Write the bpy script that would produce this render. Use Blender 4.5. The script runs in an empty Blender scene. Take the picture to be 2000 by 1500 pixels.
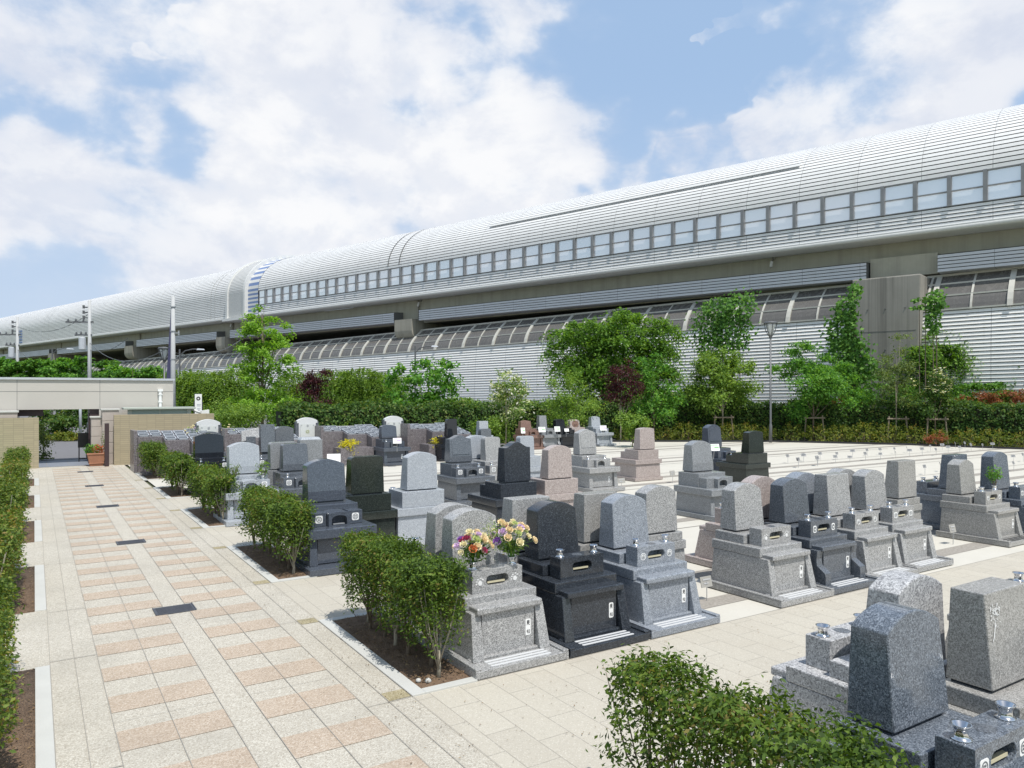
import bpy, bmesh, math, random
import numpy as np
from mathutils import Vector
R = math.radians
random.seed(7); rng = np.random.default_rng(11)
SC = bpy.context.scene; COL = SC.collection
PI = math.pi

# ------------------------------------------------------------------ camera
H = 2.7; FPX = 1466.0; HOR = 766.0; YAW = R(32.5)
sA, cA = math.sin(YAW), math.cos(YAW)
cd = bpy.data.cameras.new('camera'); cam = bpy.data.objects.new('camera', cd); COL.objects.link(cam)
cam.location = (0, 0, H); cam.rotation_euler = (R(90), 0, -YAW)
cd.sensor_width = 36; cd.lens = FPX / 2000 * 36; cd.shift_y = 16 / 2000
cd.clip_start = .05; cd.clip_end = 4000
SC.camera = cam

def ray(u, v):
    l = (u - 1000) / FPX
    return Vector((sA + l * cA, cA - l * sA, (HOR - v) / FPX))
def at(u, d, v=None):          # point seen at photo column u, depth d (and row v)
    r = ray(u, HOR if v is None else v)
    return Vector((r.x * d, r.y * d, H + r.z * d))
def gnd(u, v):
    return at(u, FPX * H / (v - HOR), v)

# ------------------------------------------------------------------ light
SUN_EL, SUN_AZ = R(64), R(180)         # azimuth clockwise from +Y
sdir = Vector((math.sin(SUN_AZ) * math.cos(SUN_EL), math.cos(SUN_AZ) * math.cos(SUN_EL), math.sin(SUN_EL)))
ld = bpy.data.lights.new('sun', 'SUN'); ld.energy = 4.5; ld.angle = R(.5); ld.color = (1, .965, .91)
so = bpy.data.objects.new('sun', ld); COL.objects.link(so); so.rotation_euler = (-sdir).to_track_quat('-Z', 'Y').to_euler(); so.location = (0, 0, 60)
SC.view_settings.view_transform = 'Standard'; SC.view_settings.look = 'None'; SC.view_settings.gamma = 1
SC.view_settings.exposure = -.03

W = bpy.data.worlds.new('World'); SC.world = W; W.use_nodes = True
class NT:
    def __init__(s, nt): s.t = nt; s.n = nt.nodes; s.l = nt.links
    def new(s, typ, **k):
        o = s.n.new(typ)
        for a, b in k.items(): setattr(o, a, b)
        return o
    def set(s, sock, v):
        if isinstance(v, (int, float)): sock.default_value = v
        elif isinstance(v, (tuple, list)): sock.default_value = v if len(v) != 3 or sock.type == 'VECTOR' else (*v, 1)
        else: s.l.new(v, sock)
    def m(s, op, a, b=0, c=None, clamp=False):
        o = s.new('ShaderNodeMath', operation=op, use_clamp=clamp); s.set(o.inputs[0], a); s.set(o.inputs[1], b)
        if c is not None: s.set(o.inputs[2], c)
        return o.outputs[0]
    def vm(s, op, a, b=(0, 0, 0)):
        o = s.new('ShaderNodeVectorMath', operation=op); s.set(o.inputs[0], a); s.set(o.inputs[1], b)
        return o.outputs['Value'] if op == 'DOT_PRODUCT' else o.outputs[0]
    def mr(s, v, a, b, c=0, d=1, smooth=True):
        o = s.new('ShaderNodeMapRange', interpolation_type='SMOOTHSTEP' if smooth else 'LINEAR'); s.set(o.inputs[0], v)
        for i, x in enumerate((a, b, c, d)): s.set(o.inputs[1 + i], x)
        return o.outputs[0]
    def mix(s, f, a, b, mode='MIX'):
        o = s.new('ShaderNodeMix', data_type='RGBA', blend_type=mode); s.set(o.inputs[0], f); s.set(o.inputs[6], a); s.set(o.inputs[7], b)
        return o.outputs[2]
    def noise(s, vec, scale, detail=3, rough=.5, out='Fac'):
        o = s.new('ShaderNodeTexNoise'); 
        if vec is not None: s.l.new(vec, o.inputs['Vector'])
        o.inputs['Scale'].default_value = scale; o.inputs['Detail'].default_value = detail; o.inputs['Roughness'].default_value = rough
        return o.outputs[out]
    def ramp(s, f, stops, interp='LINEAR'):
        o = s.new('ShaderNodeValToRGB'); s.set(o.inputs[0], f); e = o.color_ramp; e.interpolation = interp
        while len(e.elements) < len(stops): e.elements.new(.5)
        for el, (p, c) in zip(e.elements, stops): el.position = p; el.color = (*c, 1)
        return o.outputs[0]

def build_sky():
    w = NT(W.node_tree); w.n.clear()
    tc = w.new('ShaderNodeTexCoord'); v = tc.outputs['Generated']
    sky = w.new('ShaderNodeTexSky', sky_type='NISHITA', sun_disc=False)
    sky.sun_elevation = SUN_EL; sky.sun_rotation = SUN_AZ; sky.air_density = 1.0; sky.dust_density = .6; sky.ozone_density = 1.4
    nv = w.vm('NORMALIZE', v)
    st = w.vm('MULTIPLY', nv, (1, 1, 1.5))
    def fb(vec, sc, det, ro, amp):
        return w.vm('MULTIPLY', w.vm('SUBTRACT', w.noise(vec, sc, det, ro, 'Color'), (.5, .5, .5)), (amp, amp, amp))
    pw = w.vm('ADD', w.vm('ADD', nv, fb(st, 4.5, 2, .45, .07)), fb(st, 15, 3, .5, .018))
    p = w.vm('ADD', st, fb(st, 4.0, 2, .5, .07))
    n1 = w.m('SUBTRACT', w.noise(p, 7.0, 8, .58), .5)
    dens = w.m('MULTIPLY', n1, 1.7)
    # cumulus banks and clear gaps, laid out by direction: (column, row, radius, weight)
    blobs = [(700, 380, .12, .2), (850, 180, .10, .2), (400, 260, .08, .12), (900, 240, .08, .3), (560, 240, .06, .25), (250, 410, .07, .3), (1000, 180, .06, .15), (20, 300, .11, .55), (120, 360, .10, .5), (300, 370, .10, .5), (460, 330, .09, .5), (620, 290, .10, .6), (760, 330, .12, .55), (930, 330, .11, .55), (1080, 320, .10, .5), (1180, 270, .06, .5), (1290, 330, .07, .45), (1350, 310, .03, .3),
             (600, 130, .10, .5), (760, 90, .13, .55), (930, 110, .10, .4), (1050, 50, .08, .35), (1150, 30, .05, .25), (640, 30, .10, .35),
             (1530, 250, .04, .45), (1600, 240, .05, .5), (1700, 190, .07, .6), (1800, 150, .08, .6), (1900, 170, .11, .6), (1980, 120, .09, .5), (1960, 20, .07, .35), (1660, 170, .04, .25), (1500, 185, .03, .3), (1324, 150, .022, .45),
             (500, 490, .045, .4), (380, 510, .06, .3), (200, 440, .08, .3), (60, 520, .06, .2), (330, 105, .035, .3), (120, 60, .14, .22), (330, 60, .14, .22), (60, 150, .05, .1), (480, 60, .08, .2), (600, 420, .10, .3), (800, 430, .10, .25), (1000, 420, .08, .25), (1200, 400, .06, .2),
             (1320, 60, .12, -.35), (1430, 130, .09, -.35), (1300, 220, .05, -.3), (1420, 260, .05, -.3), (1560, 60, .07, -.35), (460, 190, .06, -.10), (330, 220, .06, -.08), (110, 590, .10, -.15), (300, 600, .08, -.2), (620, 500, .05, -.15)]
    pos, neg = 0.0, 0.0
    for (u, vv, rad, wt) in blobs:
        o = w.vm('DOT_PRODUCT', pw, tuple(ray(u, vv).normalized()))
        q = w.mr(o, math.cos(rad * 1.75), math.cos(rad * .1), 0, min(1, abs(wt) * 1.8))
        if wt > 0: pos = w.m('SMOOTH_MAX', pos, q, .12)
        else: neg = w.m('MAXIMUM', neg, q)
    dens = w.m('ADD', dens, w.m('SUBTRACT', pos, w.m('MULTIPLY', neg, .75)))
    sp_ = w.new('ShaderNodeSeparateXYZ'); w.l.new(nv, sp_.inputs[0])
    front = w.mr(w.vm('DOT_PRODUCT', nv, tuple(ray(1000, 500).normalized())), .35, .70, 0, 1)
    dens = w.m('ADD', dens, w.m('MULTIPLY', w.m('SUBTRACT', 1, front), .25))
    mask = w.m('ADD', w.m('MULTIPLY', w.mr(dens, .0, .95), .5), w.m('MULTIPLY', w.mr(dens, .26, .66), .5))
    # sunlit tops, greyer bellies
    n_up = w.m('SUBTRACT', w.noise(w.vm('ADD', p, (0, 0, .05)), 7.0, 8, .58), .5)
    relief = w.mr(w.m('SUBTRACT', n_up, n1), -.10, .10)
    soft = w.mr(w.noise(w.vm('ADD', st, (3.1, 0, 0)), 3.4, 5, .5), .38, .66)
    g = w.m('ADD', w.m('MULTIPLY', relief, .45), w.m('MULTIPLY', soft, .55))
    cc = w.mix(g, (9.9, 9.95, 10.1), (7.1, 7.6, 8.75))
    sk = w.mix(w.m('MULTIPLY', front, .85), w.mix(1.0, sky.outputs[0], (1.9, 1.85, 1.62), 'MULTIPLY'), (4.0, 5.7, 8.35))
    haze = w.mr(sp_.outputs[2], 0, .40, .75, 0)
    sk = w.mix(w.m('MULTIPLY', haze, w.m('ADD', .25, w.m('MULTIPLY', front, .75))), sk, (6.3, 7.3, 8.9))
    full = w.mix(w.m('MULTIPLY', mask, w.mr(sp_.outputs[2], .55, .85, .98, .3)), sk, cc)
    bg = w.new('ShaderNodeBackground'); w.l.new(full, bg.inputs[0]); bg.inputs[1].default_value = .1
    out = w.new('ShaderNodeOutputWorld'); w.l.new(bg.outputs[0], out.inputs[0])
build_sky()

# ------------------------------------------------------------------ materials
def mat(name, fn):
    m = bpy.data.materials.new(name); m.use_nodes = True; t = NT(m.node_tree)
    b = t.n['Principled BSDF']; fn(t, b); return m
def oc(t): return t.new('ShaderNodeTexCoord').outputs['Object']
def geo(t): return t.new('ShaderNodeNewGeometry').outputs['Position']
def bump(t, b, h, s=.3, d=.01):
    o = t.new('ShaderNodeBump'); o.inputs['Strength'].default_value = s; o.inputs['Distance'].default_value = d
    t.l.new(h, o.inputs['Height']); t.l.new(o.outputs[0], b.inputs['Normal'])

def plain(name, col, rough=.6, metal=0, var=.12, sc=6, spec=.5):
    def f(t, b):
        n = t.noise(geo(t), sc, 4)
        c = t.mix(n, tuple(x * (1 - var) for x in col), tuple(min(1, x * (1 + var)) for x in col))
        t.l.new(c, b.inputs['Base Color']); b.inputs['Roughness'].default_value = rough; b.inputs['Metallic'].default_value = metal
        b.inputs['Specular IOR Level'].default_value = spec
    return mat(name, f)

def granite(name, dark, mid, light, rough=.22, sc=150, pd=.28, pl=.76):
    def f(t, b):
        v = geo(t)
        vo = t.new('ShaderNodeTexVoronoi'); t.l.new(v, vo.inputs['Vector']); vo.inputs['Scale'].default_value = sc
        sep = t.new('ShaderNodeSeparateColor'); t.l.new(vo.outputs['Color'], sep.inputs[0])
        c = t.ramp(sep.outputs[0], [(0, dark), (pd, dark), (pd + .06, mid), (pl, mid), (pl + .06, light), (1, light)])
        n = t.noise(v, 2.2, 4)
        c = t.mix(t.mr(n, .3, .7, .0, .16), c, mid)
        c = t.mix(t.mr(t.noise(v, 30, 2), .35, .65, 0, .25), c, dark)
        # each stone a little lighter or darker than the next
        oi = t.new('ShaderNodeObjectInfo'); c = t.mix(t.m('MULTIPLY', oi.outputs['Random'], .10), c, dark)
        t.l.new(c, b.inputs['Base Color'])
        b.inputs['Roughness'].default_value = rough
        t.l.new(t.mr(n, .3, .7, rough * .8, rough * 1.3), b.inputs['Roughness'])
    return mat(name, f)

G = {}
G['light'] = granite('light_speckled_granite', (.17, .17, .17), (.36, .36, .355), (.55, .55, .54))
G['pale'] = granite('pale_blue_grey_granite', (.25, .27, .30), (.39, .42, .455), (.54, .57, .60), .25, 160)
G['warm'] = granite('warm_grey_granite', (.19, .185, .175), (.34, .335, .32), (.49, .48, .455))
G['mid'] = granite('mid_grey_granite', (.15, .155, .16), (.26, .275, .285), (.38, .39, .40), .2)
G['blue'] = granite('blue_grey_granite', (.065, .076, .092), (.145, .167, .198), (.265, .295, .335), .12, 150)
G['slate'] = granite('slate_grey_granite', (.06, .066, .076), (.12, .135, .155), (.21, .23, .26), .14, 160)
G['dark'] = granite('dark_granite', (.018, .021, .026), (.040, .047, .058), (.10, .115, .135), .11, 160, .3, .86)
G['navy'] = granite('blue_black_granite', (.05, .058, .073), (.085, .10, .126), (.14, .16, .19), .07, 160, .3, .86)
G['steel'] = granite('steel_grey_granite', (.15, .165, .19), (.265, .29, .325), (.41, .44, .475), .2, 150)
G['black'] = granite('black_polished_granite', (.012, .014, .018), (.022, .026, .033), (.04, .046, .055), .05, 150, .4, .92)
G['green'] = granite('dark_green_granite', (.012, .016, .014), (.028, .036, .032), (.07, .085, .075), .09, 150, .3, .88)
G['pink'] = granite('pink_granite', (.25, .205, .19), (.43, .37, .345), (.56, .50, .47), .3, 110)
G['brown'] = granite('brown_granite', (.12, .07, .055), (.24, .15, .12), (.34, .22, .18), .25, 110)
G['rough'] = granite('rough_white_granite', (.20, .20, .205), (.44, .44, .44), (.62, .62, .62), .5, 110)
G['purple'] = granite('purple_brown_granite', (.10, .09, .095), (.19, .17, .175), (.29, .265, .27), .3, 60)

M = {}
M['white'] = plain('white_paint', (.82, .82, .80), .5, var=.04)
M['offwhite'] = plain('offwhite_plate', (.72, .72, .69), .5, var=.06)
M['steleslab'] = plain('white_stone_slab', (.62, .63, .63), .5, var=.05)
M['ink'] = plain('ink', (.05, .05, .05), .6)
M['grip'] = plain('bush_hammered_granite', (.55, .56, .565), .75, var=.06, sc=60)
M['chrome'] = plain('stainless_steel', (.72, .72, .72), .12, 1, .03)
M['steel'] = plain('galvanised_steel', (.46, .47, .48), .45, .6)
M['darkbar'] = plain('dark_strip', (.03, .03, .03), .6)  # near-black tone of the dark grip strips
M['tray'] = plain('brass_tray', (.55, .50, .34), .5)
M['bark'] = plain('bark', (.16, .125, .09), .9, var=.4, sc=20)
M['paletrunk'] = plain('pale_bark', (.30, .27, .21), .9, var=.35, sc=25)
M['wood'] = plain('stake_wood', (.22, .18, .13), .9, var=.3, sc=20)
M['kerb'] = plain('kerb_stone', (.50, .50, .47), .8, var=.10, sc=3)
M['seam'] = plain('paving_joint', (.30, .28, .245), .95)
M['soilgrey'] = plain('gravel_strip', (.30, .275, .24), .95, var=.5, sc=30)
M['iron'] = plain('cast_iron_grating', (.085, .09, .105), .55, .3, .25, 8)
M['lamp'] = plain('grey_lamp_metal', (.13, .135, .14), .5, .3)
M['black'] = plain('black_metal', (.02, .02, .022), .35)
M['brownpost'] = plain('dark_brown_metal', (.05, .03, .032), .5)
M['glasslamp'] = plain('frosted_lamp_glass', (.62, .64, .62), .15, var=.03)
M['terracotta'] = plain('terracotta', (.36, .17, .10), .8, var=.2)
M['asphalt'] = plain('asphalt', (.16, .155, .16), .9, var=.15, sc=4)
M['turf'] = plain('artificial_turf', (.05, .28, .045), .95, var=.3, sc=60)
M['gatewall'] = plain('cream_render', (.50, .475, .43), .75, var=.04, sc=1.2)
M['capmetal'] = plain('grey_coping_metal', (.55, .57, .60), .4, .3)
M['dirt'] = None
def f(t, b):
    v = geo(t); n = t.noise(v, 9, 6, .7); n2 = t.noise(v, 60, 3)
    c = t.ramp(n, [(.25, (.09, .055, .033)), (.5, (.17, .11, .068)), (.75, (.25, .17, .11))])
    c = t.mix(t.mr(n2, .55, .75), c, (.24, .175, .12)); t.l.new(c, b.inputs['Base Color']); b.inputs['Roughness'].default_value = 1; bump(t, b, n2, .8, .03)
M['dirt'] = mat('planting_soil', f)
def f(t, b):
    v = geo(t); n = t.noise(v, .25, 6, .6); n2 = t.noise(v, 6, 4)
    c = t.mix(n, (.05, .075, .025), (.13, .12, .07)); c = t.mix(t.mr(n2, .4, .7, 0, .5), c, (.07, .10, .03))
    t.l.new(c, b.inputs['Base Color']); b.inputs['Roughness'].default_value = 1
M['ground'] = mat('grassy_ground', f)
def pebble(name, base, dk, lt, tint=None):
    def f(t, b):
        v = geo(t); vo = t.new('ShaderNodeTexVoronoi'); t.l.new(v, vo.inputs['Vector']); vo.inputs['Scale'].default_value = 105
        sep = t.new('ShaderNodeSeparateColor'); t.l.new(vo.outputs['Color'], sep.inputs[0])
        c = t.ramp(sep.outputs[0], [(0, dk), (.16, dk), (.3, base), (.7, base), (.85, lt), (1, lt)])
        n = t.noise(v, .9, 6, .65); c = t.mix(t.mr(n, .40, .72, 0, .36), c, tuple(x * .66 for x in base)); nb = t.noise(v, 14, 3, .6); c = t.mix(t.mr(nb, .62, .75, 0, .25), c, tuple(x * .55 for x in base))
        n3 = t.noise(v, 5, 4, .6); c = t.mix(t.mr(n3, .5, .8, 0, .25), c, lt)
        t.l.new(c, b.inputs['Base Color']); b.inputs['Roughness'].default_value = .85
        bump(t, b, vo.outputs['Distance'], .35, .006)
    return mat(name, f)
M['cream_pav'] = pebble('cream_exposed_aggregate', (.465, .43, .36), (.36, .325, .265), (.57, .54, .465))
M['pink_pav'] = pebble('salmon_exposed_aggregate', (.44, .355, .27), (.345, .27, .20), (.535, .46, .375))
M['olive_pav'] = pebble('olive_exposed_aggregate', (.34, .29, .17), (.24, .20, .11), (.44, .39, .27))
def f(t, b):
    v = geo(t)
    sx = t.new('ShaderNodeSeparateXYZ'); t.l.new(v, sx.inputs[0]); cx = t.new('ShaderNodeCombineXYZ'); t.l.new(sx.outputs[1], cx.inputs[0]); t.l.new(sx.outputs[0], cx.inputs[1])
    br = t.new('ShaderNodeTexBrick'); t.l.new(cx.outputs[0], br.inputs['Vector']); br.offset = .5
    br.inputs['Scale'].default_value = 1; br.inputs['Mortar Size'].default_value = .0045; br.inputs['Mortar Smooth'].default_value = .3
    br.inputs['Brick Width'].default_value = .60; br.inputs['Row Height'].default_value = .30; br.inputs['Bias'].default_value = 0
    br.inputs['Color1'].default_value = (.48, .445, .37, 1); br.inputs['Color2'].default_value = (.445, .41, .34, 1); br.inputs['Mortar'].default_value = (.30, .275, .23, 1)
    vo = t.new('ShaderNodeTexVoronoi'); t.l.new(v, vo.inputs['Vector']); vo.inputs['Scale'].default_value = 110
    sep = t.new('ShaderNodeSeparateColor'); t.l.new(vo.outputs['Color'], sep.inputs[0])
    c = t.mix(t.mr(sep.outputs[0], 0, .2, .28, 0), br.outputs[0], (.24, .215, .175)); c = t.mix(t.mr(sep.outputs[1], .8, 1, 0, .35), c, (.70, .67, .60))
    n = t.noise(v, .7, 6, .65); c = t.mix(t.mr(n, .42, .75, 0, .22), c, (.36, .31, .24))
    t.l.new(c, b.inputs['Base Color']); b.inputs['Roughness'].default_value = .85
    bump(t, b, t.m('SUBTRACT', t.m('MULTIPLY', vo.outputs['Distance'], .3), br.outputs['Fac']), .3, .006)
M['paver'] = mat('beige_pavers', f)
def f(t, b):
    v = geo(t); n = t.noise(v, 1.3, 5, .6); n2 = t.noise(v, 40, 2)
    c = t.mix(n, (.50, .475, .41), (.60, .575, .51)); c = t.mix(t.mr(n2, .3, .7, 0, .12), c, (.42, .40, .35))
    t.l.new(c, b.inputs['Base Color']); b.inputs['Roughness'].default_value = .9
M['plotconc'] = mat('pale_plot_concrete', f)
# metal cladding: panels of slightly different tone every 4 m with a dark joint
def cladding(name, col, rough=.42, joint=4.0):
    def f(t, b):
        v = oc(t); sx = t.new('ShaderNodeSeparateXYZ'); t.l.new(v, sx.inputs[0])
        s = t.m('DIVIDE', sx.outputs[0], joint); fr = t.m('FRACT', s); fl = t.m('FLOOR', s)
        zz = t.m('FLOOR', t.m('MULTIPLY', sx.outputs[2], 3.6))
        wn = t.new('ShaderNodeTexWhiteNoise', noise_dimensions='2D'); cx = t.new('ShaderNodeCombineXYZ'); t.l.new(fl, cx.inputs[0]); t.l.new(zz, cx.inputs[1]); t.l.new(cx.outputs[0], wn.inputs[0])
        c = t.mix(wn.outputs[0], tuple(x * .96 for x in col), tuple(x * 1.03 for x in col))
        # dirt running down the sheets
        mp = t.vm('MULTIPLY', v, (1.6, .3, .16)); n = t.noise(mp, 1.4, 6, .65); c = t.mix(t.mr(n, .5, .8, 0, .22), c, (.36, .355, .33))
        jm = t.m('LESS_THAN', fr, .008); c = t.mix(t.m('MULTIPLY', jm, .6), c, (.12, .12, .12))
        t.l.new(c, b.inputs['Base Color']); b.inputs['Roughness'].default_value = rough
    return mat(name, f)
M['clad'] = cladding('silver_white_cladding', (.79, .785, .77))
M['cladlow'] = cladding('white_barrier_cladding', (.88, .865, .825))
M['louver'] = cladding('grey_louver_cladding', (.56, .57, .59))
M['darkline'] = plain('groove_shade_and_joint', (.13, .135, .135), .8)  # shade of grooves and rail put into the colour; also serves plain joints
M['darkline2'] = plain('barrier_groove_shade', (.25, .245, .235), .8)  # shadow lines between the barrier planks, put into the colour
M['bluepanel'] = plain('blue_panel', (.16, .23, .42), .5)
M['ring'] = plain('white_ring_beam', (.66, .66, .64), .5)
def concrete(name, col, streak=.6, dark=(.07, .068, .06)):
    def f(t, b):
        v = oc(t); n = t.m('ADD', t.m('MULTIPLY', t.noise(t.vm('MULTIPLY', v, (1.5, 1.5, .03)), 1.0, 2, .5), .6), t.m('MULTIPLY', t.noise(t.vm('MULTIPLY', v, (9, 9, .12)), 1.0, 6, .65), .4)); n2 = t.noise(v, 1.1, 7, .65)
        c = t.mix(n2, tuple(x * .82 for x in col), tuple(x * 1.12 for x in col)); c = t.mix(t.mr(n, .43, .66, 0, streak), c, dark)
        t.l.new(c, b.inputs['Base Color']); b.inputs['Roughness'].default_value = .9
    return mat(name, f)
M['concrete'] = concrete('stained_concrete', (.31, .295, .26), .62, (.085, .08, .07))
M['girder'] = concrete('olive_girder_paint', (.40, .385, .31), .22, (.16, .15, .12))
M['corbel'] = concrete('pale_concrete', (.36, .34, .28), .4)
M['uframe'] = plain('weathered_window_post', (.23, .235, .24), .5, .1, .3, 1.5)
M['lframe'] = plain('cream_window_rib', (.50, .49, .44), .6, 0, .22, 1.2)
def f(t, b):
    v = oc(t); n = t.noise(v, .35, 3); c = t.mix(n, (.88, .88, .92), (.97, .96, .96)); t.l.new(c, b.inputs['Base Color']); b.inputs['Roughness'].default_value = .10
    b.inputs['Metallic'].default_value = .4
M['upane'] = mat('sky_pale_polycarbonate', f)  # pale colour stands in for sky seen through and mirrored by the panes
def f(t, b):
    v = oc(t); n = t.noise(t.vm('MULTIPLY', v, (1, 1, .5)), 3, 6, .7); n2 = t.noise(v, .3, 2)
    c = t.mix(t.mr(n, .5, .8, 0, .6), t.mix(n2, (.11, .105, .10), (.155, .148, .135)), (.17, .165, .155)); t.l.new(c, b.inputs['Base Color'])
    t.l.new(t.mr(n, .4, .7, .15, .5), b.inputs['Roughness'])
M['lpane'] = mat('grimy_dark_glazing', f)
def f(t, b):
    v = geo(t); sx = t.new('ShaderNodeSeparateXYZ'); t.l.new(v, sx.inputs[0]); cx = t.new('ShaderNodeCombineXYZ'); t.l.new(sx.outputs[2], cx.inputs[1]); t.l.new(sx.outputs[0], cx.inputs[0])
    br = t.new('ShaderNodeTexBrick'); t.l.new(cx.outputs[0], br.inputs['Vector']); br.offset = 0; br.inputs['Scale'].default_value = 1
    br.inputs['Brick Width'].default_value = .30; br.inputs['Row Height'].default_value = .075; br.inputs['Mortar Size'].default_value = .006
    br.inputs['Color1'].default_value = (.38, .32, .21, 1); br.inputs['Color2'].default_value = (.33, .28, .185, 1); br.inputs['Mortar'].default_value = (.25, .215, .15, 1)
    t.l.new(br.outputs[0], b.inputs['Base Color']); b.inputs['Roughness'].default_value = .6
M['tilewall'] = mat('ochre_wall_tiles', f)
M['block'] = plain('pinkish_stone_block', (.42, .37, .33), .8, var=.1)
M['bluetile'] = plain('blue_grey_floor_tile', (.20, .22, .26), .6, var=.1)
M['shed'] = plain('greenish_shed_panel', (.42, .46, .41), .5, var=.05)
M['shedglass'] = plain('shed_glass', (.34, .42, .39), .1, var=.05)

def leafmat(name, stops, trans=.35, rough=.55):
    m = bpy.data.materials.new(name); m.use_nodes = True; t = NT(m.node_tree); t.n.clear()
    g = t.new('ShaderNodeNewGeometry')
    big = t.mr(t.noise(g.outputs['Position'], 1.6, 2), .3, .7, -.18, .18)
    c = t.ramp(t.m('ADD', g.outputs['Random Per Island'], big, clamp=True), stops)
    d = t.new('ShaderNodeBsdfPrincipled'); t.l.new(c, d.inputs['Base Color']); d.inputs['Roughness'].default_value = rough; d.inputs['Specular IOR Level'].default_value = .25
    tr = t.new('ShaderNodeBsdfTranslucent'); t.l.new(t.mix(1, c, (1.9, 1.8, .65), 'MULTIPLY'), tr.inputs[0])
    mx = t.new('ShaderNodeMixShader'); mx.inputs[0].default_value = trans; t.l.new(d.outputs[0], mx.inputs[1]); t.l.new(tr.outputs[0], mx.inputs[2])
    o = t.new('ShaderNodeOutputMaterial'); t.l.new(mx.outputs[0], o.inputs[0]); return m
L = {}
L['hedge'] = leafmat('glossy_hedge_leaf', [(0, (.030, .058, .012)), (.4, (.074, .135, .022)), (.8, (.14, .22, .036)), (.985, (.20, .26, .05)), (1, (.20, .17, .05))])
L['box'] = leafmat('olive_hedge_leaf', [(0, (.041, .075, .016)), (.45, (.095, .155, .03)), (.8, (.17, .235, .045)), (.97, (.25, .27, .06)), (1, (.26, .19, .06))])
L['back'] = leafmat('dark_hedge_leaf', [(0, (0.027, 0.065, 0.016)), (.5, (0.061, 0.128, 0.027)), (.85, (0.115, 0.203, 0.041)), (1, (0.176, 0.203, 0.054))])
L['low'] = leafmat('yellow_green_leaf', [(0, (0.068, 0.101, 0.020)), (.5, (0.149, 0.203, 0.034)), (.9, (0.257, 0.270, 0.047)), (1, (0.297, 0.203, 0.054))])
L['bright'] = leafmat('bright_green_leaf', [(0, (.09, .19, .02)), (.5, (.18, .35, .04)), (1, (.32, .50, .09))], .45)
L['fresh'] = leafmat('fresh_green_leaf', [(0, (0.047, 0.135, 0.024)), (.5, (0.101, 0.257, 0.041)), (1, (0.203, 0.378, 0.068))], .4)
L['weep'] = leafmat('weeping_leaf', [(0, (.055, .115, .02)), (.5, (.12, .22, .032)), (1, (.24, .36, .06))], .4)
L['weep2'] = leafmat('drooping_leaf', [(0, (.045, .105, .016)), (.5, (.10, .215, .03)), (1, (.21, .36, .055))], .4)
L['feather'] = leafmat('feathery_leaf', [(0, (0.068, 0.135, 0.027)), (.5, (0.149, 0.257, 0.047)), (1, (0.270, 0.392, 0.081))], .4)
L['grey'] = leafmat('grey_green_leaf', [(0, (0.074, 0.115, 0.041)), (.5, (0.135, 0.196, 0.068)), (1, (0.216, 0.270, 0.108))], .35)
L['maple'] = leafmat('dark_red_maple_leaf', [(0, (.022, .009, .012)), (.5, (.055, .018, .024)), (1, (.12, .035, .045))], .3)
L['dogwood'] = leafmat('pale_dogwood_leaf', [(0, (0.081, 0.162, 0.041)), (.5, (0.176, 0.270, 0.068)), (.72, (0.297, 0.378, 0.149)), (.85, (0.700, 0.700, 0.567)), (1, (0.700, 0.700, 0.675))], .35)
L['vine'] = leafmat('ivy_leaf', [(0, (0.041, 0.115, 0.020)), (.5, (0.088, 0.216, 0.034)), (1, (0.176, 0.338, 0.061))], .3)
L['red'] = leafmat('red_photinia_leaf', [(0, (0.081, 0.081, 0.020)), (.5, (0.216, 0.074, 0.041)), (1, (0.338, 0.121, 0.068))], .3)
L['yellow'] = leafmat('golden_leaf', [(0, (.36, .34, .015)), (.5, (.60, .54, .02)), (1, (.75, .68, .04))], .3)
L['petal'] = leafmat('white_bloom', [(0, (.6, .6, .5)), (1, (.8, .8, .72))], .3)
L['orange'] = leafmat('orange_bloom', [(0, (.35, .08, .03)), (1, (.5, .16, .06))], .3)

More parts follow.
